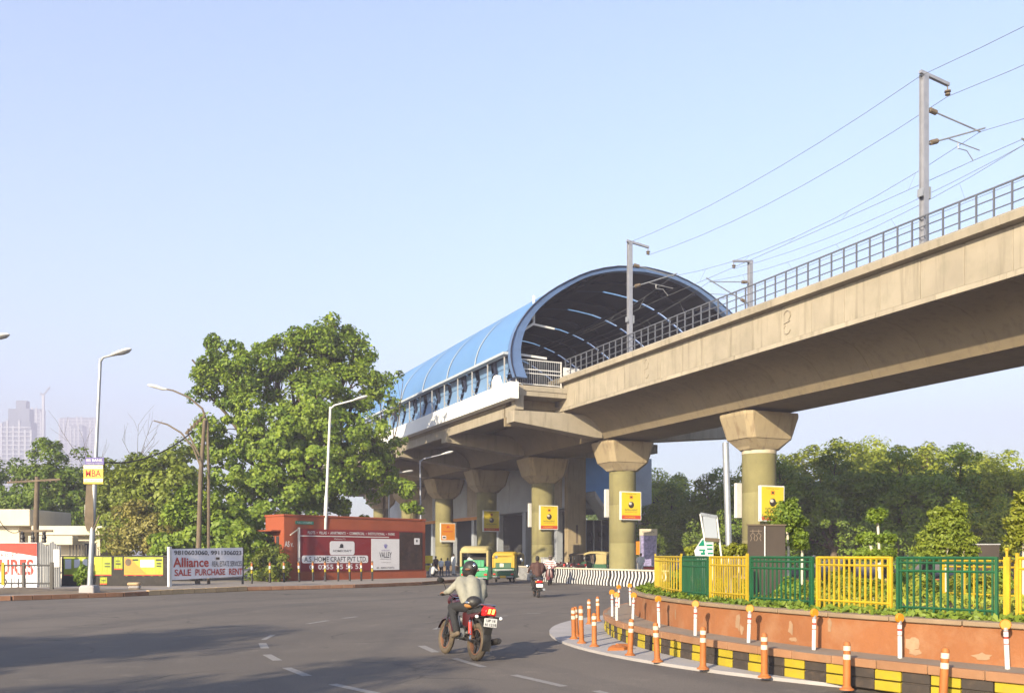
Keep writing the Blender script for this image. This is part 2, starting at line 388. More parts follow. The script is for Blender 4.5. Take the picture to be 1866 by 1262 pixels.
# ------------------------------------------------------------------ ground
def sheet(name, pts, z, m, zb=None, **kw):
    b = MB(); n = len(pts)
    if zb is None: b.add([(x, y, z) for x, y in pts], [tuple(range(n))])
    else: b.prism(pts, 'z', zb, z)
    me = b.mesh(name, m)
    if zb is None:
        if me.polygons[0].normal.z < 0: me.flip_normals()
    return link(name, me, **kw)
sheet('ground', [(-2500,-400),(2500,-400),(2500,4000),(-2500,4000)], -.012, M['dirt'], kind='structure')
sheet('road', [(-60,-40),(45,-40),(45,66),(36,130),(-12,190),(-38,190),(-26,120),(-3.2,74),(-1.2,52),(-24,27),(-60,22)], 0.0, M['asphalt'], kind='structure')
# left pavement with kerb stones, following the road edge
EDGE = [(-60,19.5),(-30,26.5),(-17.5,32.6),(-14.9,35.6),(-13.6,38.3),(-11.9,41.6),(-7.7,45.0),(-4.9,49.3),(-3.1,55),(-3.3,62),(-4.2,75),(-9,95),(-26,125)]
sheet('pavement', EDGE + [(-46,125),(-70,60),(-70,19.5)], .14, M['pavement'], zb=-.01, kind='structure')
kerb = thing('kerb', None, None, kind='structure')
def along(poly, step):
    out = []
    for (a, b) in zip(poly[:-1], poly[1:]):
        a = Vector((*a, 0)); b = Vector((*b, 0)); L = (b-a).length; n = max(1, round(L/step))
        for i in range(n): out.append((a+(b-a)*i/n, a+(b-a)*(i+1)/n))
    return out
for i, (a, b) in enumerate(along(EDGE[1:11], .62)):
    if -14.6 < a.x < -11.9: m = M['kerbstone']; h = .2
    else: m = M['kerbred']; h = .17
    d = (b-a).normalized(); nrm = Vector((-d.y, d.x, 0)); g = .008
    MB().beam(a + d*g + nrm*(-.06) + Vector((0,0,h/2+random.uniform(-.006,.006))), b - d*g + nrm*(-.06) + Vector((0,0,h/2)), .16, h).build('kerb_stone', m, kerb, bevel=.012)
# dirt verge on the far left and dusty strip along the kerb
b = MB()
for i in range(41):
    x = -24 + 8.6*i/40; y0 = 27.9 + (x+30)*.45 + 1.0
    for j in range(8):
        t = j/7; b.v.append((x, y0 + 4.5*t, .14 + .22*math.sin(math.pi*t)*(1-abs(i-20)/21)*(.8+.3*math.sin(i*.9))))
b.add([], [])
for i in range(40):
    for j in range(7): b.f.append((i*8+j, (i+1)*8+j, (i+1)*8+j+1, i*8+j+1)); b.m.append(0)
b.build('dirt_mound', M['dirt'], smooth=True, kind='structure')
# lane markings, each a thin worn stroke
def stroke(p, q, w):
    a = G(*p); c = G(*q); d = (c-a).normalized(); s = Vector((-d.y, d.x, 0))*w/2
    bb = MB().add([a+s, a-s, c-s, c+s], [(0,1,2,3)]); 
    for i in range(4): bb.v[i] = (bb.v[i][0], bb.v[i][1], .004)
    me = bb.mesh('lane_marking', M['paint'])
    if me.polygons[0].normal.z < 0: me.flip_normals()
    link('lane_marking', me, kind='structure')
for p, q, w in [((478,1171),(483,1181),.14),((486,1192),(506,1203),.14),((522,1216),(560,1231),.13),((606,1246),(690,1264),.13),
                ((768,1176),(794,1188),.14),((828,1199),(882,1215),.12),((936,1229),(1028,1250),.12),((1085,1258),(1150,1275),.12),
                ((792,1146),(812,1139),.12),((560,1136),(598,1130),.12),((625,1126),(650,1123),.12),((905,1066.5),(945,1067.5),.3),((950,1068),(975,1068.6),.3),
                ((480,1165),(498,1156),.1),((900,1123),(925,1121),.12),((960,1117),(985,1116.5),.12),((1060,1070.3),(1085,1071.5),.3)]:
    stroke(p, q, w)
# ------------------------------------------------------------------ viaduct frame: s across (right +), t along (away +)
VA = math.atan2(.4606, 1.0); VO = Vector((36.5, 0, 0)); VR = Matrix.Rotation(VA, 4, 'Z')
def V(s, t, z=0.0): return VO + VR @ Vector((s, t, z))
T0, T1 = 8.0, 69.2
PIERS = [20.0, 55.4, 69.4, 81.4, 92.7, 103.6, 114.6, 125.6]

via = thing('viaduct', 'long beige concrete elevated railway viaduct with pale parapet and dark railing', 'viaduct', VO, VA)
half = [(1.73,9.28),(2.0,9.75),(2.35,10.2),(2.8,10.55),(3.4,10.78),(4.5,10.93),(4.5,11.25)]
sec = [(-s, z) for s, z in half[::-1]] + half
GL = 2.9
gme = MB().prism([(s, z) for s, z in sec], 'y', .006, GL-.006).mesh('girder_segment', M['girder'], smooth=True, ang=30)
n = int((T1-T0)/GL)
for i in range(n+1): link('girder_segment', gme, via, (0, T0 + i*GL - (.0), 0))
# drainage pipe marks: thin pale joint cover strips on some webs
# parapet, both sides
pl = 1.92
pme = MB().box(-4.62, -4.42, .008, pl-.008, 11.17, 12.7).mesh('parapet_panel', M['concrete'], bevel=.012)
lme = MB().prism([(-4.68,10.95),(-4.4,10.95),(-4.4,11.16),(-4.66,11.16)], 'y', .004, GL-.004).mesh('edge_lip', M['concrete'], bevel=.01)
cme = MB().prism([(-4.98,12.74),(-4.3,12.70),(-4.3,13.12),(-4.8,13.16),(-5.02,13.0)], 'y', .005, GL-.005).mesh('coping_stone', M['concrete'], smooth=True, ang=25)
prm = MB().box(4.42, 4.62, .008, pl-.008, 11.17, 12.7).mesh('parapet_panel', M['concrete'])
crm = MB().box(4.3, 4.84, .005, GL-.005, 12.70, 13.14).mesh('coping_stone', M['concrete'])
k = int((T1-T0)/pl)
for i in range(k+1):
    link('parapet_panel', pme, via, (random.uniform(-.008,.008), T0+i*pl, 0))
    link('parapet_panel', prm, via, (0, T0+i*pl, 0))
for i in range(n+1):
    link('edge_lip', lme, via, (0, T0+i*GL, 0)); link('coping_stone', cme, via, (random.uniform(-.006,.006), T0+i*GL, 0)); link('coping_stone', crm, via, (0, T0+i*GL, 0))
MB().box(-4.42, 4.42, T0, T1+66, 11.27, 11.9).build('track_bed', M['trackbed'], via)
# railing
for sgn in (-1, 1):
    rl = MB(); s0 = sgn*4.52
    for z, w in ((14.27,.055),(13.9,.035),(13.52,.035)): rl.box(s0-w/2, s0+w/2, T0, T1, z-w/2, z+w/2)
    rail = rl.build('railing', M['rail'], via)
    po = MB().box(-.028, .028, -.028, .028, 13.12, 14.25).mesh('post', M['rail'])
    i = 0; t = T0+.2
    while t < T1: link('post', po, rail, (s0, t, 0)); t += .7
# raised emblem on two parapet panels
for t in (47.9, 59.3):
    e = MB()
    for zc, sg in ((12.25,1),(11.65,-1)):
        pts = [(-4.635, .22*math.cos(a)*sg, zc + .22*math.sin(a)*sg) for a in [math.pi*(.1+1.25*q/9) for q in range(10)]]
        e.tube(pts, .03, 5)
    e.tube([(-4.635,-.2,11.98),(-4.635,.2,11.92)], .025, 5)
    e.build('emblem', M['concrete'], via, loc=(0, t, 0), smooth=True)
# end wall and diaphragm where viaduct meets station
MB().box(-4.6, -4.0, T1+.02, T1+.6, 10.0, 12.66).build('end_block', M['concrete'], via, bevel=.02)

# piers
def oct_(a, b, z, ch):
    return [(-a+ch,-b,z),(a-ch,-b,z),(a,-b+ch,z),(a,b-ch,z),(a-ch,b,z),(-a+ch,b,z),(-a,b-ch,z),(-a,-b+ch,z)]
capme = MB().loft([oct_(1.0,.9,7.2,.5), oct_(1.08,.98,7.35,.42), oct_(1.4,1.12,7.72,.3), oct_(1.46,1.16,7.74,.3), oct_(1.82,1.34,8.95,.32), oct_(1.82,1.34,9.12,.32)]).mesh('pier_cap', M['concrete2'], bevel=.015)
shm = MB().lathe([(.9,0),(.9,2.35),(.893,2.36),(.893,2.38),(.9,2.39),(.9,4.9),(.893,4.91),(.893,4.93),(.9,4.94),(.9,6.98)], n=36).mesh('shaft', M['shaft'], smooth=True)
bdm = MB().lathe([(.915,6.99),(.915,7.19)], n=36).mesh('collar', M['shaftband'], smooth=True)
bd2 = MB().lathe([(.9,6.985),(.9,7.19)], n=36).mesh('collar', M['shaft'], smooth=True)
plm = MB().lathe([(1.55,0),(1.5,.42),(1.3,.5),(.905,.52)], n=28).mesh('plinth', M['stonecap'], smooth=True, ang=25)
bem = MB().box(-.4,.4,-.6,.6,9.12,9.28).mesh('bearing', M['girder'])
PL = ['concrete pier standing off to the right near the camera', 'olive pier nearest the roundabout with the topiary bush before it', 'olive pier behind the striped barrier where the station begins',
      'second olive pier under the station, behind the dark scooter rider', 'third olive pier under the station, behind the auto rickshaws', 'olive pier with the orange poster box, beside the red kiosk',
      'far olive pier under the station hidden behind the orange-poster pier', 'farthest olive pier under the station']
for i, t in enumerate(PIERS):
    p = thing('viaduct_pier', PL[i], 'pier', V(0, t), VA, 'piers carrying the viaduct and station')
    link('shaft', shm, p); link('collar', bdm if i == 1 else bd2, p); link('pier_cap', capme, p); link('plinth', plm, p); link('bearing', bem, p, (-1.1,0,0)); link('bearing', bem, p, (1.1,0,0))

# advertising boxes on the piers
def adbox(t, zc, kind, back, label):
    a = thing('advertising_box', label, 'poster box', V(0, t + (.98 if back else -.98), 0), VA + (math.pi if back else 0), 'poster boxes on the piers')
    w, h = .8, .95
    MB().box(-w, w, -.12, .09, zc-h, zc+h).build('case', M['white'], a, bevel=.015)
    if back: 
        MB().box(-w+.06, w-.06, -.128, -.121, zc-h+.06, zc+h-.06).build('print', M['adyellow'], a); return
    y = -.128; m1 = M['adorange'] if kind else M['adyellow']
    f = MB().box(-w+.07, w-.07, y, -.121, zc-h+.07, zc+h-.07).build('print', m1, a)
    if kind:
        MB().box(-w+.07, w-.07, y-.004, y-.001, zc-h+.07, zc-h+.2).build('footer_band', M['white'], f)
        e = MB()
        for q in range(5):
            an = math.pi*(.15+.7*q/4); e.tube([(.08*math.cos(an), y-.004, zc+.42+.08*math.sin(an)), (.26*math.cos(an), y-.004, zc+.42+.24*math.sin(an))], [.03,.015], 5)
        e.sph((0, y-.004, zc+.62), (.07,.008,.1)); e.build('flame_emblem', M['adred'], f)
        MB().box(-.5, .5, y-.004, y-.001, zc+.08, zc+.15).build('text_line', M['redprint'], f)
        MB().box(-.62, -.2, y-.004, y-.001, zc-.66, zc-.3).build('picture', M['lavprint'], f)
        MB().box(-.55, -.27, y-.007, y-.0045, zc-.55, zc-.4).build('picture_detail', M['inkprint'], f)
    else:
        MB().box(-w+.07, w-.07, y-.004, y-.001, zc-h+.07, zc-h+.32).build('red_band', M['adred'], f)
        text('band_text', 'HOMES', -.5, .3, zc-h+.14, zc-h+.24, M['adyellow'], f, y-.007)
        text('heading', 'Coming Soon', -.42, .42, zc+.74, zc+.83, M['inkprint'], f, y-.004)
        e = MB().box(-.13,.13, y-.004, y-.001, zc+.46, zc+.68).build('square_emblem', M['adorange'], f)
        MB().box(-.07,.07, y-.008, y-.005, zc+.52, zc+.62).build('emblem_mark', M['inkprint'], f)
        g = MB().sph((0, y-.002, zc+.06), (.22,.02,.22), 16, 10).build('globe_picture', M['darkprint'], f, smooth=True)
        MB().sph((-.06, y-.012, zc+.13), (.12,.02,.1), 10, 8).build('globe_light', M['reflect'], f, smooth=True)
        text('title', 'INTELLIGENT', -.5, .5, zc-.34, zc-.22, M['inkprint'], f, y-.004, off=.01)
        text('subtitle', 'RESIDENCES', -.46, .46, zc-.47, zc-.4, M['redprint'], f, y-.004)
for t, z, kd, lb in ((55.4,4.3,0,'yellow poster box on the pier nearest the roundabout'),(69.4,4.85,0,'yellow poster box on the pier behind the striped barrier'),
                     (81.4,4.5,0,'yellow poster box on the pier behind the dark scooter rider'),(92.7,4.6,0,'smallest yellow poster box, on the pier behind the rickshaws'),(103.6,3.8,1,'orange poster box with white footer, beside the red kiosk')):
    adbox(t, z, kd, False, lb)
    if t < 90: adbox(t, z+.25, 0, True, {55.4:'box seen edge-on behind the pier nearest the roundabout', 69.4:'box seen edge-on behind the pier of the striped barrier', 81.4:'box seen edge-on behind the second station pier'}[t])

# ------------------------------------------------------------------ station
TS = 69.0
st = thing('metro_station', 'elevated railway station under a long blue barrel roof with white fascia', 'station', V(0, TS), VA)
prof = [(9.7,12.8),(9.95,13.6),(10.0,14.5),(9.75,15.5),(9.3,16.35),(8.5,17.35),(7.4,18.3),(6.0,19.2),(4.3,20.05),(2.2,20.65),(0,20.85)]
def dens(p, k=3):
    out = []
    for i in range(len(p)-1):
        p0 = p[max(i-1,0)]; p1 = p[i]; p2 = p[i+1]; p3 = p[min(i+2,len(p)-1)]
        for q in range(k):
            x = q/k
            out.append(tuple(.5*(2*p1[j]+(p2[j]-p0[j])*x+(2*p0[j]-5*p1[j]+4*p2[j]-p3[j])*x*x+(3*p1[j]-p0[j]-3*p2[j]+p3[j])*x**3) for j in (0,1)))
    return out + [p[-1]]
SC_ = 1.3
hp = dens(prof, 2)
Lp = [(SC_-u, z) for u, z in hp]; Rp = [(SC_+u, z) for u, z in hp][::-1]      # foot to apex, apex to foot
def inset(p, d):
    cx, cz = SC_, 14.0
    out = []
    for (s, z) in p:
        dx, dz = s-cx, (z-cz); l = math.hypot(dx, dz); out.append((s-dx/l*d, z-dz/l*d if z > cz else z))
    return out
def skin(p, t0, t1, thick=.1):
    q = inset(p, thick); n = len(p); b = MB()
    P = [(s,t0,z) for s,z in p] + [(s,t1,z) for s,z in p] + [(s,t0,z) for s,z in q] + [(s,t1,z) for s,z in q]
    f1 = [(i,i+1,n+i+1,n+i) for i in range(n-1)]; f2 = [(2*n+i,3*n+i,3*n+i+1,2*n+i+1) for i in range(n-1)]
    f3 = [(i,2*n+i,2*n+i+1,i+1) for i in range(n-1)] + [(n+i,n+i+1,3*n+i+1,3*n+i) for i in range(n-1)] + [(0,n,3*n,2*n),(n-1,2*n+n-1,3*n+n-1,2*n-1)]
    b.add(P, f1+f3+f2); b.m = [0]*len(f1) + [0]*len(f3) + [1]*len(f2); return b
BAY = 5.4; NB = 12
Lroof = [p for p in Lp if p[1] >= 14.4]
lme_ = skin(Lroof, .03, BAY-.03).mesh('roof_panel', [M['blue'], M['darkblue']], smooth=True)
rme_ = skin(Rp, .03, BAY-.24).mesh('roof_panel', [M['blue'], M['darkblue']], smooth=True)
rib_ = MB()
o1 = inset(Lroof, -.05); rib_.loft([[(s, -.09, z) for s, z in o1], [(s, .09, z) for s, z in o1]], caps=False, closed=False)
ribm = rib_.mesh('roof_rib', M['greyseam'], smooth=True)
rafm = MB()
for pth in (inset(Lp, .25), inset(Rp, .25)):
    for i in range(len(pth)-1): rafm.beam((pth[i][0],0,pth[i][1]), (pth[i+1][0],0,pth[i+1][1]), .14, .26, (0,1,0))
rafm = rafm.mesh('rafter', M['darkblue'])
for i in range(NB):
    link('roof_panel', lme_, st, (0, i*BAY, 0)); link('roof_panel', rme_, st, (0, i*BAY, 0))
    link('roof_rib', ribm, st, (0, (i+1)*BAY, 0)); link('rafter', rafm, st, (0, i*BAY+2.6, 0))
for u, z in [(9.72,14.0),(9.6,15.1),(9.0,16.3),(8.1,17.3),(7.0,18.3),(5.8,19.0),(4.4,19.75),(3.0,20.25)]:
    for sg in ((-1, 1) if z > 17 else (1,)): MB().box(SC_+sg*u-.14, SC_+sg*u+.14, 0, NB*BAY, z-.12, z+.06).build('purlin', M['darkblue'], st)
# ring of cladding panels round the open end
nr = 9
for side in (0, 1):
    pth = dens(prof, 4); m = len(pth)
    for k_ in range(nr):
        a = int(k_*(m-1)/nr); c_ = int((k_+1)*(m-1)/nr); sub = pth[a:c_+1]
        out = [(SC_+(-u if side == 0 else u), z) for u, z in sub]
        w = [.85-.6*min(1, (a+q)/(m*.75)) for q in range(len(sub))]
        inn = []
        for (s, z), ww in zip(out, w):
            l = math.hypot(s-SC_, z-14.5); inn.append((s-(s-SC_)/l*ww, z-(z-14.5)/l*ww if z > 14.5 else z-.02))
        b = MB(); n_ = len(out); y0, y1 = -.55, .02
        P = [(s,y0+.5,z) for s,z in out]+[(s,y0,z) for s,z in inset(out,.0)]+[(s,y0+.06,z) for s,z in inn]+[(s,y1,z) for s,z in inn]
        fs = []
        for q in range(n_-1):
            for r_ in range(3): fs.append((r_*n_+q, r_*n_+q+1, (r_+1)*n_+q+1, (r_+1)*n_+q))
            fs.append((3*n_+q, 3*n_+q+1, q+1, q))
        fs += [(0, n_, 2*n_, 3*n_), (n_-1, 4*n_-1, 3*n_-1, 2*n_-1)]
        b.add(P, fs); bb = b.build('ring_panel', M['bluering'], st)
        bb.location.y = random.uniform(-.012, .012); 
# front edge trim rod along the arch
MB().tube([(s, -.58, z) for s, z in (inset(Lp, -.03) + inset(Rp, -.03)[1:])], .045, 5).build('edge_trim', M['darkblue'], st)
# eave gutter, side posts and louvre panels
MB().box(-9.05, -8.6, -.1, NB*BAY, 14.24, 14.4).build('eave_gutter', M['greyseam'], st)
sp = MB().box(-.035,.035,-.035,.035,12.38,14.26).beam((0,0,12.95),(.32,.0,12.42),.05,.05).mesh('side_post', M['corr'])
lp = MB(); lp.obox((-8.36,1.6,13.02),(.0,1.02,0),(.02,0,.0),(.16,0,.62)); 
lpm = lp.mesh('side_panel', M['bluepanel'])
up = MB(); up.obox((-8.3,1.6,13.95),(.0,.98,0),(.02,0,0),(-.05,0,.3)); upm = up.mesh('upper_panel', M['bluepanel'])
bar = MB().box(-8.4,-8.36,.05,.7,-.03,.03)
barm = bar.mesh('louvre_bar', M['bluering'])
dkm = MB().box(-8.1,-8.06,0,2.7,12.38,14.3).mesh('backing_panel', M['darkblue'])
for i in range(24):
    t = .25+i*2.7
    link('side_post', sp, st, (-8.82, t, 0)); link('side_panel', lpm, st, (0, t, 0)); link('upper_panel', upm, st, (0, t, 0)); [link('louvre_bar', barm, st, (0, t, z)) for z in (12.75,13.15,13.55)]; link('backing_panel', dkm, st, (0, t, 0))
MB().prism([(1.35,12.4),(2.45,12.4),(2.45,12.95),(2.1,13.25),(1.7,13.25),(1.35,12.7)], 'x', -8.75, -8.45).build('white_block', M['whitefascia'], st, bevel=.02)
# fascia, platforms, edge beams
for i in range(12):
    MB().box(-8.95,-8.35, -.9+i*5.6+.004, -.9+(i+1)*5.6-.004, 11.36, 12.4).build('fascia_panel', M['whitefascia'], st, bevel=.01)
MB().box(-8.35,-4.64,-.3,66,11.7,12.35).build('platform_slab', M['concrete'], st)
MB().box(4.64,10.9,-.3,66,11.36,12.35).build('platform_slab', M['concrete'], st)
MB().box(-8.3,-8.0,-.2,66,10.45,11.1).build('edge_beam', M['concrete'], st, bevel=.015)
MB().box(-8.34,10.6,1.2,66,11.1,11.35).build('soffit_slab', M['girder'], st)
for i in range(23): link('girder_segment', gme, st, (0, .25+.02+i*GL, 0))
MB().box(-8.3,-4.7,1.25,1.5,9.9,11.69).build('diaphragm', M['girder'], st)
MB().box(10.9,11.4,-.3,66,11.3,13.4).build('far_wall', M['greypanel'], st)
arm = MB().prism([(-8.36,10.02),(-8.36,10.76),(-1.9,10.76),(-1.9,9.3),(-2.4,9.3)], 'y', -.6, .55).mesh('bracket_arm', M['concrete'], bevel=.02)
armr = MB().prism([(10.4,10.02),(10.4,10.76),(1.9,10.76),(1.9,9.3),(2.4,9.3)], 'y', -.6, .55).mesh('bracket_arm', M['concrete'], bevel=.02)
colm = MB().box(-8.32,-7.7,-.58,-.02,10.78,12.34).mesh('corner_column', M['concrete'], bevel=.02)
for t in PIERS[2:]:
    link('bracket_arm', arm, st, (0, t-TS, 0)); link('bracket_arm', armr, st, (0, t-TS, 0))
link('corner_column', colm, st, (0, .3, 0))
MB().box(-7.68,-4.62,-.35,.25,12.0,12.34).build('end_beam', M['concrete'], st, bevel=.02)
# end railing on the near platform end
er = MB()
for z in (14.05,13.45,13.2,12.5): er.box(-8.1,-4.9,-.02,.02,z-.03,z+.03)
er = er.build('platform_railing', M['white'], st)
for s in (-8.1,-4.9): MB().box(s-.04,s+.04,-.03,.03,12.35,14.1).build('post', M['white'], er)
pk = MB().box(-.014,.014,-.012,.012,12.5,14.03).mesh('baluster', M['galv'])
for i in range(20): link('baluster', pk, er, (-7.95+i*.152, 0, 0))
# white boxes on the platform end and a hanging bracket
MB().box(-4.75,-3.6,-.1,.0,13.2,13.75).build('white_box', M['white'], st)
hb = MB().box(-6.75,-6.63,.3,.42,16.5,18.3).beam((-6.7,.36,16.5),(-7.6,.2,15.9),.14,.14).beam((-6.7,.36,16.45),(-5.2,.36,16.3),.1,.12).beam((-8.5,.3,15.2),(-7.7,.3,14.45),.1,.1).beam((-8.7,.3,14.45),(-5.8,.3,14.3),.1,.14)
hb.build('hanging_bracket', M['white'], st)

# station building on the far side of the road below the tracks
sb = thing('station_building', 'grey and blue clad building standing behind the station piers', 'building', V(5.4, 87.8), VA)
MB().box(0,9,.02,52,5.7,10.4).build('upper_storey', M['greypanel'], sb)
for i in range(9):
    MB().box(-.05,-.002,.6+i*5.6,.6+i*5.6+5.5,5.75,10.2).build('cladding_panel', M['greypanel'] if i % 3 else M['concrete'], sb)
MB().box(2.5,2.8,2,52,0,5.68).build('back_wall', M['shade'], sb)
MB().box(-.1,.06,20,52,5.35,5.69).build('orange_band', M['adorange'], sb)
for i in range(8): MB().box(.1,.7,1.8+i*6.5,2.5+i*6.5,0,5.68).build('column', M['greypanel'], sb)
MB().box(-.08,1.75,-.6,-.0,0,10.45).build('tower_wall', M['concrete2'], sb, bevel=.02)
MB().prism([(1.77,10.4),(4.9,10.4),(4.9,5.2),(3.3,5.2),(1.77,7.2)], 'y', -.4, -.02).build('blue_end_wall', M['bluewall'], sb)
MB().prism([(1.77,7.1),(3.3,5.1),(5.4,5.1),(5.4,4.7),(3.2,4.7),(1.77,6.6)], 'y', -2.2, -.42).build('stair_canopy', M['greypanel'], sb)
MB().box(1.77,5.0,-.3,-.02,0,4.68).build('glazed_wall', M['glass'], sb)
for x in (1.9,2.7,3.5,4.3): MB().box(x-.05,x+.05,-.36,-.31,0,4.66).build('mullion', M['greypanel'], sb)
text('gate_letter', 'I', .75,.95,2.6,4.2, M['brown'], sb, -.61)

# ------------------------------------------------------------------ overhead line masts and wires
def mast(label, s, t, sg, low=0):
    m = thing('overhead_line_mast', label, 'mast', V(s, t, 13.14), VA if sg > 0 else VA+math.pi, 'overhead line masts on the viaduct')
    MB().box(-.125,.125,-.12,-.1,0,6.55).box(-.125,.125,.1,.12,0,6.55).box(-.02,.02,-.1,.1,0,6.55).build('column', M['steelgrey'], m)
    MB().box(-.2,.2,-.18,.18,0,.05).build('base_plate', M['steelgrey'], m)
    a = MB().beam((-.2,0,6.6),(1.3,0,6.42),.12,.12).build('top_arm', M['steelgrey'], m)
    MB().lathe([(.02,6.36),(.02,6.2),(.12,6.18),(.12,6.13),(.05,6.1),(.1,6.06),(.1,6.02),(.02,5.98)], c=(1.25,0,0), n=10).build('insulator', M['brown'], a)
    u = MB().tube([(.15,0,5.28),(3.05,0,4.95)], .03, 6).build('upper_tube', M['galv'], m)
    MB().cyl((.3,0,5.26),(.62,0,5.22),.1,n=10).build('insulator', M['brown'], u)
    d = MB().tube([(.15,0,3.95),(1.3,0,4.38),(3.3,0,5.15)], .035, 6).build('diagonal_tube', M['galv'], m)
    MB().cyl((.35,0,4.03),(.68,0,4.15),.1,n=10).build('insulator', M['brown'], d)
    MB().tube([(1.35,0,4.35),(3.0,0,4.22)], .022, 5).tube([(1.8,0,4.3),(1.8,0,4.08),(2.3,0,4.08),(2.65,0,3.75)], .02, 5).build('steady_arm', M['galv'], m)
    MB().box(-.22,-.155,-.12,.12,1.9,2.2).box(.155,.24,-.12,.12,1.85,2.3).build('junction_box', M['galv'], m)
    return m
for s, t, sg, lb in ((-4.35,40.7,1,'tall grey overhead line mast at the right of the parapet railing'),(-4.35,61.5,1,'grey overhead line mast standing before the station mouth'),
                     (4.35,61.5,-1,'short-looking overhead line mast behind the far railing'),(-4.35,19.9,1,'overhead line mast out of view on the near parapet'),(4.35,40.7,-1,'overhead line mast on the far parapet out of view')):
    mast(lb, s, t, sg)
def wire(name, label, pts, r=.012):
    MB().tube(pts, r, 5).build(name, M['wire'], label=label, cat='wire', group='overhead line wires')
TT = [-1.0, 19.9, 40.7, 61.5, 82.3]
def sag(z, d, n=8):
    out = []
    for a, b in zip(TT[:-1], TT[1:]):
        for i in range(n): x = i/n; out.append((a+(b-a)*x, z-4*d*x*(1-x)))
    return out + [(TT[-1], z)]
for nm, s, z, d in (('thin earth wire strung along the near mast tops',-4.5,19.6,.5),('feeder wire hung from the arm of the near masts',-3.1,19.1,.6),('catenary wire over the near track',-1.3,18.1,.9),
                    ('contact wire over the near track',-1.7,16.9,.05),('catenary wire over the far track',1.3,18.1,.9),('contact wire over the far track',1.7,16.9,.05),('feeder wire hung from the far mast arms',3.1,19.1,.6)):
    if nm.startswith('contact') or nm.startswith('cat'): lim = 82.3
    else: lim = 64
    wire('overhead_wire', nm, [V(s, t, zz) for t, zz in sag(z, d) if t <= lim])
for s in (-1.5, 1.5):
    dr = MB()
    for a, b in zip(TT[:-1], TT[1:]):
        for x in (.15,.33,.5,.67,.85):
            zz = 18.1-4*.9*x*(1-x); t = a+(b-a)*x; dr.tube([V(s+.2*(1 if s < 0 else -1), t, zz), V(s-.2*(1 if s < 0 else -1), t, 16.9)], .008, 4)
    dr.build('dropper_wires', M['wire'], label='thin vertical droppers between the wires over the %s track' % ('near' if s < 0 else 'far'), cat='wire', group='overhead line wires')
# ------------------------------------------------------------------ red kiosk
PZ = .14
kA = math.atan2(.72, .69)
kx, ky = -12.7, 51.9
ki = thing('kiosk', 'low red-orange painted kiosk building with advertising on its front', 'kiosk', (kx, ky, PZ), kA)
KW, KD, KH = 10.4, 1.9, 3.62
MB().box(0, KW, 0, KD, 0, KH).build('wall', M['brick'], ki, bevel=.03)
MB().box(-.04, KW+.04, -.04, KD+.04, KH-.02, KH+.1).build('roof_edge', M['brick'], ki, bevel=.02)
MB().box(-.02, KW+.02, -.05, .0, 0, .5).build('skirting', M['brick'], ki)
sh = MB().box(-.6, -.005, .3, 1.8, 2.76, 2.84).build('sunshade', M['brick'], ki, bevel=.015)
for y in (.6, 1.05, 1.5): MB().box(-.03, -.004, y-.13, y+.13, 1.6, 2.5).build('vent_slot', M['shade'], ki)
MB().box(.75, 1.95, -.03, -.003, 3.18, 3.36).build('green_plate', M['signgreen'], ki)
text('plate_text', 'PUBLIC CONVENIENCE', .85, 1.85, 3.22, 3.32, M['white'], ki, -.034)
text('wall_lettering', 'AS v.', .06, .62, 1.9, 2.22, M['white'], ki, -.005, off=.02)
# advertising panels
ad = MB().box(.95, KW-.35, -.11, -.01, .52, 2.92).build('hoarding', M['maroon'], ki)
MB().box(.9, .96, -.16, -.005, .45, 3.0).build('edge_post', M['white'], ki)
MB().box(.97, 7.35, -.125, -.112, 2.5, 2.55).build('white_rule', M['white'], ki)
MB().box(6.0, KW-.35, -.14, -.113, 2.96, 2.99).build('cap_strip', M['brick'], ki)
text('heading', 'PLOTS  •  VILLAS  •  APARTMENTS  •  COMMERCIAL  •  INSTITUTIONAL  •  FARMS', 1.5, 7.8, 2.64, 2.8, M['white'], ki, -.118, off=.015)
text('small_heading', 'Welcome To', 3.3, 4.1, 2.33, 2.43, M['white'], ki, -.118)
def rrect(x0, x1, z0, z1, r, y0, y1):
    pts = []
    for cx, cz, a0 in ((x1-r,z1-r,0),(x0+r,z1-r,90),(x0+r,z0+r,180),(x1-r,z0+r,270)):
        for q in range(5): a = R(a0+22.5*q); pts.append((cx+r*math.cos(a), cz+r*math.sin(a)))
    return MB().prism(pts, 'y', y0, y1)
lg = rrect(3.0, 4.75, 1.45, 2.25, .14, -.125, -.112).build('logo_plate', M['lavprint'], ki)
e = MB().sph((3.82,-.13,1.98), (.13,.008,.12), 12, 8).build('logo_mark', M['inkprint'], lg)
MB().prism([(3.6,1.86),(4.0,1.86),(3.9,1.92),(3.7,1.92)], 'y', -.132, -.127).build('logo_mark_brim', M['inkprint'], lg)
text('logo_text', 'HOMECRAFT', 3.2, 4.55, 1.62, 1.75, M['inkprint'], lg, -.128, off=.015, shear=.2)
np_ = rrect(1.1, 5.75, .98, 1.42, .13, -.125, -.112).build('name_plate', M['lavprint'], ki)
text('name_text', 'A.S. HOME CRAFT PVT LTD.', 1.25, 5.65, 1.06, 1.35, M['inkprint'], np_, -.128, off=.012)
text('telephone', '0255 55 55 53', 2.2, 5.3, .62, .9, M['lavprint'], ki, -.118, off=.015)
MB().torus((1.75,-.118,.76), .12, .03, 'y', 14, 5, ry=.006).build('telephone_mark', M['lavprint'], ki)
vp = MB().box(6.0, 8.15, -.126, -.112, .54, 2.42).build('white_panel', M['lavprint'], ki)
text('valley_name', 'VALLEY', 6.6, 7.55, 1.28, 1.62, M['inkprint'], vp, -.13, off=.015)
text('valley_prefix', 'HOMECRAFT', 6.75, 7.4, 1.68, 1.76, M['bluelogo'], vp, -.13)
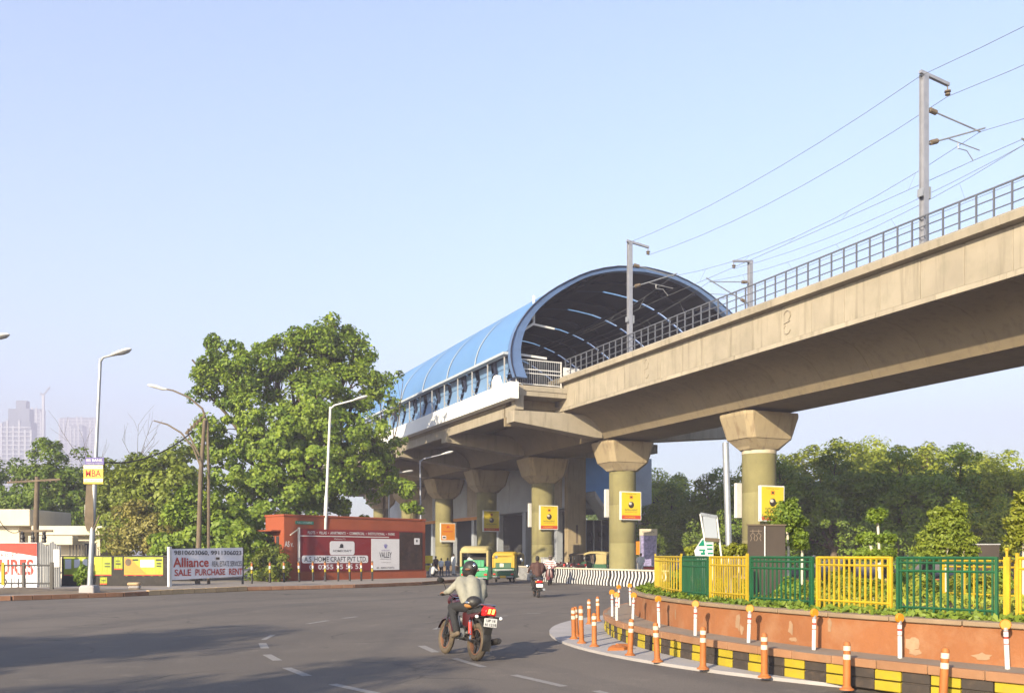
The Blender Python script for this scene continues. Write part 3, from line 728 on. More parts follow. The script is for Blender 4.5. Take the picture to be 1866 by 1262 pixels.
text('valley_suffix', 'UPPER RESIDENCES', 6.65, 7.5, 1.17, 1.23, M['inkprint'], vp, -.13)
text('panel_line', '2/3/4 BHK apartments', 6.75, 7.5, .95, 1.02, M['inkprint'], vp, -.13)
text('panel_number', 'M : 8800372872', 6.4, 7.75, .62, .72, M['inkprint'], vp, -.13, off=.01)
cr = MB()
for q in range(5):
    a = R(50+20*q); cr.tube([(7.07+.06*math.cos(a), -.13, 1.86), (7.07+.2*math.cos(a), -.13, 1.9+.22*math.sin(a))], .014, 4)
cr.build('crest', M['bluelogo'], vp)
dp = MB().box(8.16, KW-.36, -.122, -.112, .54, 2.86).build('photo_panel', M['darkprint'], ki)
rrect(9.35, 9.8, 2.1, 2.5, .05, -.132, -.123).build('square_plate', M['lavprint'], ki)
MB().box(9.5, 9.62, -.137, -.133, 2.25, 2.4).build('square_plate_mark', M['inkprint'], ki)
MB().beam((.92,-.08,2.92),(.2,-.35,2.55),.07,.05).build('loose_strip', M['cream'], ki)

# ------------------------------------------------------------------ bollards in front of the kiosk
def bollard_mesh():
    p = thing('bollard', '', 'bollard')
    MB().cyl((0,0,0),(0,0,.52),.055,n=12).build('base_tube', M['blackpaint'], p, smooth=True)
    MB().cyl((0,0,.52),(0,0,.68),.056,n=12).build('yellow_band', M['kerbyellow'], p, smooth=True)
    MB().cyl((0,0,.68),(0,0,.72),.055,n=12).build('black_band', M['blackpaint'], p, smooth=True)
    MB().cyl((0,0,.72),(0,0,.87),.056,n=12).build('white_band', M['white'], p, smooth=True)
    MB().cyl((0,0,.87),(0,0,1.02),.056,n=12).build('orange_band', M['orange'], p, smooth=True)
    MB().lathe([(.055,1.02),(.062,1.03),(.062,1.08),(.04,1.11),(0.001,1.12)], n=12).build('cap', M['brown'], p, smooth=True)
    return p
bo = bollard_mesh()
BX = [(459,1063),(491.5,1061),(517.6,1060),(545.4,1059.6),(570.4,1059),(593,1058.6),(616.4,1058.3),(637.4,1058),(658.5,1057.8),(678.5,1057.6)]
for i, (px, py) in enumerate(BX):
    o = bo if i == 0 else copy_tree(bo)
    o.location = G(px, py, PZ); o.rotation_euler = (R(random.uniform(-1.5,1.5)), R(random.uniform(-1.5,1.5)), random.uniform(0,3))
    tag(o, 'black banded bollard before the red kiosk, %s from the left of ten' % ORD[i] if 0 < i < 9 else ('leftmost black banded bollard, beside the white banner' if i == 0 else 'rightmost black banded bollard before the white advert panel'), 'bollard', 'banded bollards along the pavement')

# ------------------------------------------------------------------ street lamps
def lamp(label, base, pole_h, r, arm, mat, lean=(0,0), blocks=False, tilt=.0, group='street lamps'):
    """arm: (dx, dz) offset of the lamp head from the pole top, in the picture plane direction"""
    p = thing('street_lamp', label, 'street lamp', base, 0, group)
    top = Vector((lean[0], lean[1], pole_h))
    MB().tube([(0,0,0), top*.48, top*.5, top], [r*1.25, r*1.1, r*.8, r*.7], 12).build('pole', mat, p, smooth=True)
    a = Vector((arm[0], arm[2] if len(arm) > 2 else 0, arm[1])); e = top + a; d = a.normalized()
    MB().tube([top-Vector((0,0,.12)), top+a*.12+Vector((0,0,.02)), e-d*.55], r*.5, 8).build('arm', mat, p, smooth=True)
    h = MB(); up = Vector((0,0,1)); side = d.cross(up).normalized(); u2 = side.cross(d)
    rings = []
    for x, w, hh in ((-.62,.05,.04),(-.5,.1,.07),(-.25,.15,.1),(.05,.16,.1),(.2,.1,.07),(.26,.03,.02)):
        rings.append([e + d*x + side*w*math.cos(q*math.pi/5) + u2*(hh*math.sin(q*math.pi/5) if q < 6 else hh*.7*math.sin(q*math.pi/5)) for q in range(10)])
    hd = h.loft(rings).build('lamp_head', M['white'], p, smooth=True)
    rings = [[e + d*x + side*w*math.cos(q*math.pi/5) + u2*(-.05+hh*math.sin(q*math.pi/5)) for q in range(10)] for x, w, hh in ((-.3,.08,.03),(-.1,.12,.06),(.1,.1,.05),(.18,.04,.02))]
    MB().loft(rings).build('lens', M['galv'], hd, smooth=True)
    return p
b1 = G(163, 1086, 0)
l1 = lamp('silver street lamp with two small signs, standing in a concrete block', (b1.x, b1.y, 0), 9.1, .085, (.95,.3), M['galv'], lean=(.42,0))
MB().loft([[(x*w, y*w, z) for x, y in ((-1,-1),(1,-1),(1,1),(-1,1))] for z, w in ((0,.3),(.38,.28),(.44,.22))]).build('footing', M['strip'], l1, bevel=.03)
MB().loft([[(.04+x*w, y*w, z) for x, y in ((-1,-.8),(1,-.7),(.8,1),(-.7,.9))] for z, w in ((2.5,.1),(2.8,.17),(3.6,.15),(4.2,.12),(4.6,.1))]).build('rag_wrap', M['brown'], l1)
MB().beam((.16,-.05,2.5),(.4,-.05,3.1),.06,.04).build('stick', M['brown'], l1)
MB().box(-.14,-.06,-.1,-.07,3.0,3.5).build('paper_scrap', M['white'], l1)
def sgn(name, label, loc, rz=0, **kw): return thing(name, label, 'sign', loc, rz, **kw)
s1 = sgn('pole_sign', 'small yellow sign with dark MBA lettering on the lamp post', (b1.x+.22, b1.y-.12, 4.3))
MB().box(-.38,.37,-.03,0,0,.72).build('board', M['adyellow'], s1, bevel=.005)
MB().box(-.37,.36,-.036,-.031,.58,.71).build('top_band', M['white'], s1); MB().box(-.37,.36,-.036,-.031,.08,.2).build('low_band', M['white'], s1)
text('lettering', 'MBA', -.3,.29,.27,.54, M['redprint'], s1, -.034, off=.02); text('small_print', 'EXECUTIVE PGDM 98111', -.33,.32,.1,.17, M['inkprint'], s1, -.039); text('top_print', 'REGULAR & DISTANCE', -.33,.32,.61,.68, M['redprint'], s1, -.039)
MB().cyl((0,.0,.1),(0,.03,.1),.02).build('bolt', M['galv'], s1)
s2 = sgn('pole_sign', 'small dark blue sign with white lettering above the yellow sign', (b1.x+.26, b1.y-.12, 5.03))
MB().box(-.36,.36,-.03,0,0,.28).build('board', M['bluelogo'], s2, bevel=.005); text('lettering', 'IIIS BANK', -.31,.31,.12,.23, M['white'], s2, -.034, off=.01); text('small_print', 'coaching institute', -.31,.31,.03,.08, M['white'], s2, -.034)
b2 = G(588, 1056, PZ)
l2 = lamp('tall white street lamp standing before the red kiosk', (b2.x, b2.y, PZ), 10.0, .1, (1.9,.55), M['white'], lean=(.45,0))
MB().lathe([(.22,0),(.22,.25),(.15,.3)], n=12).build('footing', M['strip'], l2)
MB().box(-.42,-.1,-.14,-.1,1.45,1.95).build('paper_notice', M['cream'], l2)
yb = 66.0; lamp('grey street lamp under the station with its head above the first bracket', (AT(768,yb), yb, PZ), ZA(838,yb)-PZ, .085, (2.1,.55), M['steelgrey'], lean=(-.1,0))
yb = 72.0; lamp('street lamp with white head half hidden by leaves', (AT(707,yb), yb, PZ), ZA(864,yb)-PZ, .08, (1.6,.25), M['white'], lean=(.1,0))
yb = 33.0; lamp('street lamp whose head just enters the left edge', (AT(-60,yb), yb, PZ), ZA(632,yb), .085, (1.25,.25), M['galv'])
# two weathered poles with curved lamp arms
yb = 46.5
cp = thing('street_lamp', 'weathered brown pole pair with a curved lamp arm bending left', 'street lamp', (AT(360,yb), yb, PZ), 0, 'street lamps')
X = lambda px: AT(px, yb)-AT(360, yb); Z = lambda py: ZA(py, yb)-PZ
MB().tube([(0,0,0),(X(366),0,Z(860)),(X(373),0,Z(765))], [.13,.11,.09], 10).build('pole', M['brown'], cp, smooth=True)
MB().tube([(X(379),.1,0),(X(379),.1,Z(860)),(X(377),.1,Z(770)),(X(368),.05,Z(744)),(X(345),0,Z(724)),(X(315),0,Z(711)),(X(298),0,Z(708))], [.085,.075,.06,.05,.045,.04,.035], 8).build('curved_arm', M['brown'], cp, smooth=True)
h = MB(); rings = []
for px, py, w, hh in ((304,709,.05,.05),(296,708,.1,.08),(284,704,.15,.1),(273,702,.12,.07),(269,701,.04,.03)):
    rings.append([Vector((X(px), .0+w*math.cos(q*math.pi/5), Z(py)+hh*math.sin(q*math.pi/5))) for q in range(10)])
h.loft(rings).build('lamp_head', M['white'], cp, smooth=True)
MB().beam((X(338),0,Z(790)),(X(373),0,Z(757)),.09,.09).build('cross_arm', M['brown'], cp)
for q in range(5):
    x = .2+.16*q; px = 373-35*x; py = 757+33*x
    MB().lathe([(.02,-.14),(.07,-.1),(.03,-.04),(.07,0),(.03,.05),(.05,.1),(.01,.14)], c=(X(px),-.06,Z(py)-.02), n=8).build('insulator', M['brown'], cp)
MB().beam((X(340),0,Z(785)),(X(364),0,Z(830)),.07,.07).build('brace', M['brown'], cp)
yb2 = 52.0
c2 = thing('street_lamp', 'thin curved lamp arm without a head on the pole behind', 'street lamp', (AT(366,yb2), yb2, PZ), 0, 'street lamps')
X = lambda px: AT(px, yb2)-AT(366, yb2); Z = lambda py: ZA(py, yb2)-PZ
MB().tube([(0,0,0),(X(366),0,Z(850)),(X(352),0,Z(815)),(X(330),0,Z(788)),(X(305),0,Z(773)),(X(280),0,Z(766))], [.08,.07,.05,.05,.045,.03], 8).build('pole', M['brown'], c2, smooth=True)
# utility pole with cross-arms behind the far left sign
yu = 50.0
up_ = thing('utility_pole', 'brown wooden utility pole with insulators behind the red and white sign', 'utility pole', (AT(65,yu), yu, PZ), 0)
X = lambda px: AT(px, yu)-AT(65, yu); Z = lambda py: ZA(py, yu)-PZ
MB().tube([(0,0,0),(X(66),0,Z(940)),(X(68),0,Z(868))], [.15,.14,.12], 10).build('pole', M['brown'], up_, smooth=True)
ca = MB().beam((X(15),-.1,Z(879)),(X(112),-.1,Z(873)),.08,.1).build('upper_cross_arm', M['brown'], up_)
for px in (22,32,42,52,84,94,104): MB().lathe([(.02,-.02),(.07,.02),(.03,.08),(.06,.12),(.01,.18)], c=(X(px),-.1,Z(878)), n=8).build('insulator', M['brown'], ca)
cb = MB().beam((X(36),-.1,Z(967)),(X(98),-.1,Z(967)),.1,.12).build('lower_cross_arm', M['brown'], up_)
for px in (43,62,82): MB().lathe([(.1,-.62),(.13,-.55),(.1,-.45),(.13,-.35),(.08,-.2),(.1,-.1),(.05,0)], c=(X(px),-.1,Z(967)), n=10).build('switch_insulator', M['blackpaint'], cb)
wr = MB()
def cable(label, pts, r=.025):
    P = [Vector(p) for p in pts]; MB().tube(P, r, 5).build('cable', M['black'], label=label, cat='cable', group='slack cables')
a = Vector((AT(352,46.5),46.5,ZA(785,46.5))); c = Vector((AT(190,40),40,ZA(842,40)))
cable('thick black cable slung from the brown pole to the lamp post', [a+(c-a)*q/8+Vector((0,0,-.5*4*(q/8)*(1-q/8))) for q in range(9)], .035)
a = Vector((AT(-20,47),47,ZA(905,47))); c = Vector((AT(40,50),49.8,ZA(967,50)))
cable('thin slack cable at the far left before the cream hut', [a+(c-a)*q/8+Vector((0,0,-.7*4*(q/8)*(1-q/8))) for q in range(9)], .02)

# ------------------------------------------------------------------ cream huts at the far left
def hut(label, x0, x1, y, zr0, zr1, d, wx0, wx1):
    hh = thing('hut', label, 'building', ((x0+x1)/2, y, 0)); c = (x0+x1)/2
    MB().box(x0-c, x1-c, -.6, d, zr0, zr1).build('roof_slab', M['cream'], hh, bevel=.03)
    MB().box(wx0-c, wx1-c, 0, d-.3, 0, zr0-.004).build('wall', M['cream'], hh)
    return hh
h1 = hut('cream hut with thick flat roof at the left edge', AT(-60,60), AT(63,60), 60, ZA(958,60), ZA(928,60), 5, AT(-50,60.6), AT(44,60.6))
MB().box(-.5,.6,-.03,-.002,.6,2.2).build('window', M['shade'], h1)
h2 = hut('longer cream hut with flat roof and porch behind the black wall', AT(66,58), AT(196,58), 58, ZA(985,58)+.35, ZA(958,58), 5, AT(70,58.6), AT(190,58.6))
MB().box(-2.0,.7,-1.4,-.62,2.2,2.75).build('porch_slab', M['cream'], h2, bevel=.02)
MB().box(.8,1.5,-.03,-.002,.4,2.3).build('door', M['shade'], h2)
for i in range(9): MB().box(.2+i*.2,.25+i*.2,-.75,-.71,1.2,2.2).build('grille_bar', M['blackpaint'], h2)
# ------------------------------------------------------------------ signs and walls along the left
# far left hoarding with red lettering
y = 42.0; x0, x1 = AT(-95,y), AT(68,y)
s = sgn('hoarding', 'white hoarding with red arch and red lettering at the left edge', (x0, y, PZ), 0)
W = x1-x0; zt = ZA(988,y)-PZ
MB().box(0,W,-.04,0,.0,zt).build('board', M['banner'], s)
arc = [(W*.0,zt-.16)]
pts = [(0,zt-.02),(W,zt-.02),(W,zt-.62)] + [(W-(W*1.0)*q/12, zt-.62+.42*math.sin(math.pi*.5*q/12)) for q in range(1,13)]
MB().prism(pts, 'y', -.046, -.041).build('red_arch', M['redprint'], s)
X = lambda px: AT(px,y)-x0; Z = lambda py: ZA(py,y)-PZ
text('lettering', 'FURNITURES', X(-93), X(62), Z(1047), Z(1018), M['redprint'], s, -.046, off=.03)
text('small_lettering', 'WHOLESALE PRICES', X(-80), X(33), Z(1015), Z(1007), M['redprint'], s, -.046)
text('number', '9810722111', X(-70), X(48), Z(1072), Z(1053), M['inkprint'], s, -.046)
y = 42.05; x0 = AT(69,y); x1 = AT(110,y)
cs = thing('corrugated_sheet', 'grey corrugated metal sheet beside the red lettered hoarding', 'sheet', (x0,y,PZ))
b = MB(); nn = 40
for i in range(nn+1):
    xx = (x1-x0)*i/nn; yy = .03*math.cos(i*math.pi/2)
    b.v += [(xx,yy,0),(xx,yy,1.95+.1*math.sin(i*.3))]
for i in range(nn): b.f.append((2*i,2*i+2,2*i+3,2*i+1)); b.m.append(0)
b.build('sheet', M['corr'], cs); MB().box(0,x1-x0,.04,.1,.6,.7).build('batten', M['brown'], cs)
MB().box(.72,1.0,-.06,-.045,.9,1.7).build('torn_bill', M['white'], cs)
y = 38.5; x0 = AT(-60,y); x1 = AT(95,y)
fr = thing('roadside_railing', 'dark painted roadside railing before the red lettered hoarding', 'railing', (x0,y,PZ))
ln = x1-x0
for z in (1.02,.28): MB().cyl((0,0,z),(ln,0,z),.035,n=8).build('rail', M['fencegreen'] if 0 else M['blackpaint'], fr)
for i in range(4): MB().box(ln*i/3-.05-(.03 if i == 3 else 0),ln*i/3+.05,-.05,.05,0,1.15).build('post', M['blackpaint'], fr)
MB().box(X(4)-.0,X(4)+.12,-.07,-.051,.2,1.15).build('yellow_post_face', M['kerbyellow'], fr)
for i in range(26): MB().box(ln*(i+.5)/26-.014,ln*(i+.5)/26+.014,-.012,.012,.28,1.02).build('baluster', M['corr'], fr)
# black boundary wall with posters
y = 43.6; x0 = AT(112,y); x1 = AT(304,y)
bw = thing('boundary_wall', 'low black boundary wall between the corrugated sheet and the banner', 'wall', (x0,y,0))
L_ = x1-x0
MB().box(0,L_,0,.2,0,1.5).build('wall', M['blackwall'], bw, bevel=.02); MB().box(-.03,L_+.03,-.04,.24,1.5,1.56).build('coping', M['blackwall'], bw)
def poster(label, px0, px1, py0, py1, deco):
    xa, xb = AT(px0,y-.03), AT(px1,y-.03); za, zb = ZA(py1,y-.03), ZA(py0,y-.03)
    p = thing('poster', label, 'poster', (xa, y-.01, za), 0, 'posters on the black wall'); w = xb-xa; h = zb-za
    b = MB(); nx = 14
    for i in range(nx+1):
        for j in (0,1): b.v.append((w*i/nx, -.012-.01*math.sin(i*1.3+j), (h if j else -.03*math.sin(i*2.1+px0))))
    for i in range(nx): b.f.append((2*i,2*i+2,2*i+3,2*i+1)); b.m.append(0)
    b.build('paper', M['poster'], p)
    MB().box(0,w,-.03,-.025,.0,.05).build('red_line', M['redprint'], p); 
    for k in deco:
        nm, m_, (a0, a1, c0, c1) = k
        MB().box(a0*w,a1*w,-.03,-.025,c0*h,c1*h).build(nm, M[m_], p)
    return p
p1_ = poster('long green poster with white notices, left of the lamp post foot', 116, 203, 1013, 1048, [('notice','lavprint',(.03,.16,.35,.85)),('notice','lavprint',(.22,.34,.4,.85)),('notice','lavprint',(.4,.5,.4,.85)),('yellow_patch','adyellow',(.62,.8,.25,.95)),('print_block','inkprint',(.86,.97,.45,.5)),('print_block','inkprint',(.86,.97,.6,.65)),('torn_strip','white',(.55,.6,.3,.8))])
p2_ = poster('small green poster between the two long ones', 208, 223, 1014, 1037, [('print_block','inkprint',(.2,.8,.4,.5)),('print_block','inkprint',(.2,.7,.65,.72))])
p3_ = poster('green and orange poster at the right end of the black wall', 226, 297, 1014, 1048, [('notice','lavprint',(.42,.78,.45,.85)),('print_block','inkprint',(.82,.97,.8,.88)),('print_block','inkprint',(.84,.95,.62,.68)),('print_block','inkprint',(.84,.95,.48,.54)),('print_block','inkprint',(.22,.36,.8,.88))])
w = p3_; MB().prism([(.02,.1),(1.0,.1),(.3,.8),(.02,.85)], 'y', -.026, -.022).build('orange_triangle', M['adorange'], p3_); MB().sph((.2,-.03,.62),(.15,.008,.17)).build('face_picture', M['brown'], p3_)
poster('small torn white bill low on the black wall', 182, 195, 1051, 1064, [('print_block','inkprint',(.2,.8,.5,.6))])
bp = G(245, 1079, 0)
sp_ = thing('stone_block', 'squat stacked stone block standing before the black wall', 'stone', bp, .2)
MB().box(-.27,.27,-.2,.2,0,.16).build('lower_stone', M['kerbstone'], sp_, bevel=.04); MB().box(-.22,.24,-.17,.18,.165,.3).build('middle_stone', M['strip'], sp_, bevel=.04); MB().box(-.26,.25,-.2,.2,.305,.43).build('upper_stone', M['kerbstone'], sp_, bevel=.04)
# white banner
pa = Vector((AT(309,42.6),42.6,PZ)); pb = Vector((AT(442,46.4),46.4,PZ)); dv = pb-pa; bl = dv.length; ba = math.atan2(dv.y, dv.x)
bn = sgn('banner', 'large white banner with red and black hand lettering on a frame', pa, ba)
b = MB(); nx = 24; nz = 6; zt0, zt1 = .3, 1.72
for i in range(nx+1):
    for j in range(nz+1):
        b.v.append((.1+(bl-.1)*i/nx, -.02-.02*math.sin(i*.7+j*.5)*math.sin(math.pi*j/nz), zt0+.1*(i/nx)+(zt1-zt0)*j/nz))
for i in range(nx):
    for j in range(nz): q = i*(nz+1)+j; b.f.append((q,q+nz+1,q+nz+2,q+1)); b.m.append(0)
b.build('cloth', M['banner'], bn, smooth=True)
MB().box(-.1,.05,-.1,.05,-.1,1.82).build('white_post', M['white'], bn, bevel=.01); MB().box(bl-.02,bl+.06,-.02,.05,0,1.85).build('frame_post', M['blackpaint'], bn)
MB().box(.06,bl-.03,.01,.05,1.72,1.77).build('frame_top', M['blackpaint'], bn); MB().box(.06,bl-.03,.01,.05,.26,.3).build('frame_bottom', M['blackpaint'], bn)
text('numbers', '9810603060, 9911306023', .22, bl-.12, 1.42, 1.66, M['inkprint'], bn, -.05, off=.012)
text('firm_name', 'Alliance', .16, .16+bl*.47, .88, 1.33, M['redprint'], bn, -.05, off=.02)
text('trade', 'REAL ESTATE SERVICES', .2+bl*.51, bl-.1, .9, 1.15, M['inkprint'], bn, -.05, off=.006)
ow = bl-.29
for wd, a_, b_ in (('SALE',0,.23),('PURCHASE',.29,.73),('RENT',.79,1)): text('offer_word', wd, .24+ow*a_, .24+ow*b_, .48, .79, M['redprint'], bn, -.05, off=.02)
MB().box(.2+bl*.56,.2+bl*.61,-.056,-.05,1.23,1.34).build('small_mark', M['brown'], bn)
# ------------------------------------------------------------------ far towers and crane
def tower(label, px0, px1, py, Y, bare, seed):
    rnd = random.Random(seed); x0, x1 = AT(px0,Y), AT(px1,Y); zt = ZA(py,Y); w = x1-x0
    t = thing('tower_block', label, 'building', ((x0+x1)/2, Y, 0), 0, 'hazy high-rise towers far off')
    fl = 6.4; nf = int(zt/fl)
    MB().box(-w/2+1.2, w/2-1.2, 1.5, 20, 0, zt-2).build('core', M['towerdark'], t)
    nb = max(3, int(w/8.5))
    for i in range(nb+1):
        xx = -w/2 + w*i/nb; MB().box(xx-1.2, xx+1.2, 0, 1.49, 0, zt-rnd.choice((0,4,8,14))).build('column', M['tower'], t)
    sl_ = MB().box(-w/2, w/2, -.2, 1.6, -.75, .75).mesh('floor_band', M['tower'])
    for k_ in range(4, nf): link('floor_band', sl_, t, (0,0,k_*fl))
    if bare:
        MB().box(-w*.3, w*.42, 3, 16, zt-3, zt+17).build('upper_core', M['towerdark'], t); MB().box(-w*.05, w*.3, 4, 14, zt+17.02, zt+29).build('lift_core', M['towerdark'], t)
    return t
tower('hazy concrete tower under construction at the left edge', 2, 56, 765, 1350, True, 1)
tower('faint hazy slab tower right behind the first tower', 50, 74, 742, 1650, False, 2)
tower('fainter hazy tower seen above the dark tree', 108, 172, 758, 1900, False, 3)
tower('pale lower tower in front of the faint tower', 128, 150, 772, 1750, False, 4)
cY = 1450.0; cr = thing('tower_crane', 'faint tower crane beside the hazy tower', 'crane', (AT(79,cY), cY, 0))
MB().box(-1.6,1.6,-1.6,1.6,0,ZA(720,cY)).build('mast', M['tower'], cr); MB().beam((0,0,ZA(720,cY)),(AT(91,cY)-AT(79,cY),0,ZA(705,cY)),1.8,2.2).build('jib', M['towerdark'], cr)
MB().beam((0,0,ZA(720,cY)),(AT(74,cY)-AT(79,cY),0,ZA(717,cY)),3,3.4).build('counter_jib', M['towerdark'], cr)
# ------------------------------------------------------------------ roundabout island
IC = Vector((15.3, 18.3, 0)); RL = 13.45; RW = 12.82; RF = 12.35
def P_(r, a, z=0): return (IC.x + r*math.cos(a), IC.y + r*math.sin(a), z)
sheet('apron', [(10.8+10.05*math.cos(2*math.pi*i/96), 18.6+10.05*math.sin(2*math.pi*i/96)) for i in range(96)], .045, M['strip'], zb=-.005, kind='structure')
isl = thing('roundabout_island', None, None, (0,0,0), kind='structure')
def arcbox(r0, r1, a0, a1, z0, z1, n=2):
    rings = []
    for i in range(n+1):
        a = a0+(a1-a0)*i/n; rings.append([P_(r0,a,z0), P_(r1,a,z0), P_(r1,a,z1), P_(r0,a,z1)])
    return MB().loft(rings)
full = lambda r0, r1, z0, z1, n=120: [MB().add([P_(r, 2*math.pi*i/n, z) for i in range(n) for r, z in ((r0,z0),(r1,z0),(r1,z1),(r0,z1))],
        [((i*4+j), (i*4+(j+1) % 4), (((i+1) % n)*4+(j+1) % 4), (((i+1) % n)*4+j)) for i in range(n) for j in range(4)])][0]
full(RW-.1, RL-.12, -.01, .285).build('kerb_core', M['kerbblack'], isl)
full(RW-.1, RL-.02, .31, .385).build('ledge', M['ledge'], isl)
full(RW-.22, RW, .3, .8).build('planter_wall', M['orangewall'], isl, smooth=True)
sheet('soil', [P_(RW-.24, 2*math.pi*i/96)[:2] for i in range(96)], .74, M['soil'], zb=.2, kind='structure').parent = isl
# patches of bare plaster on the wall are in the paint; coping stones:
A0, A1 = R(140), R(262)
na = int((A1-A0)*RW/.9)
for i in range(na):
    a = A0+(A1-A0)*i/na; b2_ = A0+(A1-A0)*(i+1)/na
    arcbox(RW-.26, RW+.04, a+.0006, b2_-.0006, .8, .855, 3).build('coping_stone', M['stonecap'], isl, bevel=.008)
na = int((A1-A0)*RL/.62)
for i in range(na):
    a = A0+(A1-A0)*i/na; b2_ = A0+(A1-A0)*(i+1)/na
    arcbox(RL-.09, RL+random.uniform(-.005,.008), a+.0004, b2_-.0004, .288, .388+random.uniform(-.004,.004)).build('flagstone', M['flag'], isl, bevel=.006)
na = int((A1-A0)*RL/.34)
for i in range(na):
    a = A0+(A1-A0)*i/na; b2_ = A0+(A1-A0)*(i+1)/na; m_ = M['kerbyellow'] if i % 2 else M['kerbblack']
    arcbox(RL-.13, RL-.03+random.uniform(-.008,.008), a+.0005, b2_-.0005, .045, .155).build('kerb_stone', m_, isl, bevel=.006)
    arcbox(RL-.13, RL-.035+random.uniform(-.008,.008), a+.0005, b2_-.0005, .172, .284).build('kerb_stone', m_, isl, bevel=.006)
    if i % 2 == 0: arcbox(RL-.12, RL-.05, a+.0005, b2_-.0005, .156, .171).build('joint_fill', M['kerbblack'], isl)

# orange flexible delineators
def delineator():
    p = thing('delineator_post', '', 'delineator')
    MB().lathe([(.085,0),(.082,.015),(.06,.025),(.046,.05)], n=14).build('base', M['orange'], p, smooth=True)
    MB().lathe([(.044,.045),(.042,.36)], n=14).build('tube', M['orange'], p, smooth=True)
    MB().lathe([(.043,.36),(.043,.42)], n=14).build('reflective_band', M['reflect'], p, smooth=True)
    MB().lathe([(.041,.42),(.041,.465)], n=14).build('upper_tube', M['orange'], p, smooth=True)
    MB().lathe([(.042,.465),(.042,.52)], n=14).build('reflective_band', M['reflect'], p, smooth=True)
    MB().lathe([(.04,.52),(.039,.55),(.025,.57),(.001,.575)], n=14).build('tip', M['orange'], p, smooth=True)
    return p
dl = delineator()
DP = [(1046,1163),(1051,1159),(1060,1171),(1074,1136),(1090,1131),(1083,1177),(1148,1193),(1198,1205),(1281,1218),(1393,1233),(1543,1256),(1718,1281)]
for i, (px, py) in enumerate(DP):
    o = dl if i == 0 else copy_tree(dl)
    o.location = G(px, py, .046); o.rotation_euler = (R(random.uniform(-2.5,2.5)), R(random.uniform(-3,3)), random.uniform(0,6)); o.scale = (1,1,random.uniform(.97,1.04) * (1.14 if i in (2,) else 1))
    lb = ['leftmost orange delineator post at the tip of the apron','orange delineator post just behind the leftmost one','tall orange delineator third from the left with several pale bands','orange delineator at the back of the tip, left of two','orange delineator at the back of the tip, right of two',
          'orange delineator nearest the fallen post base','orange delineator standing just right of the fallen base','orange delineator before the leftmost yellow kerb blocks','orange delineator without bright bands, mid kerb','orange delineator before the white post at the barred yellow panel','orange delineator below the large yellow fence panel','nearest orange delineator at the bottom right'][i]
    tag(o, lb, 'delineator', 'orange delineator posts')
fb = thing('fallen_post_base', 'flattened orange delineator lying on the pale apron', 'delineator', G(1124,1183,.046), .4)
MB().loft([[(x*w,y*w*.6,z) for x,y in ((-1,-.6),(.3,-1),(1,-.2),(.7,.9),(-.5,.8))] for z, w in ((0,.22),(.04,.2),(.08,.1))]).build('base', M['orange'], fb, smooth=True)
MB().tube([(.0,0,.06),(.18,.04,.05),(.3,.02,.04)], [.045,.04,.03], 8).build('crushed_tube', M['orange'], fb, smooth=True)
# white marker posts with orange reflector discs
def marker():
    p = thing('marker_post', '', 'marker post')
    MB().cyl((0,0,0),(0,0,.26),.026,n=10).build('lower_tube', M['white'], p, smooth=True)
    for z in (.27,.345): MB().cyl((0,0,z),(0,0,z+.05),.026,n=10).build('white_band', M['white'], p, smooth=True)
    MB().cyl((0,0,.255),(0,0,.415),.024,n=10).build('red_core', M['redprint'], p, smooth=True)
    MB().cyl((0,0,.4),(0,0,.44),.025,n=10).build('head_stem', M['galv'], p)
    d = MB().lathe([(.001,-.02),(.05,-.02),(.058,-.008),(.058,.012),(.001,.014)], c=(0,0,.47), n=16, axis='y').build('reflector_disc', M['adorange'], p, smooth=True)
    return p
mk = marker()
WP = [(1116,1122),(1124,1130),(1128,1106),(1149,1102),(1153,1131),(1201,1142),(1267,1157),(1364,1170),(1483,1183),(1640,1198),(1836,1218)]
for i, (px, py) in enumerate(WP):
    o = mk if i == 0 else copy_tree(mk)
    o.location = G(px, py, .387); o.rotation_euler = (R(random.uniform(-2,2)), R(random.uniform(-2.5,2.5)), R(random.uniform(-25,25)))
    lb = ['leftmost white marker post on the island ledge','white marker post just right of the leftmost one','white marker post at the back of the ledge, left of two','white marker post at the back of the ledge, right of two','white marker post at the left foot of the orange wall',
          'white marker post below the solid-looking yellow fence end','white marker post below the dark green fence end','white marker post below the narrow yellow barred panel','white marker post below the left edge of the large yellow panel','white marker post below the right edge of the large yellow panel','rightmost white marker post near the frame edge'][i]
    tag(o, lb, 'marker post', 'white marker posts with orange discs')

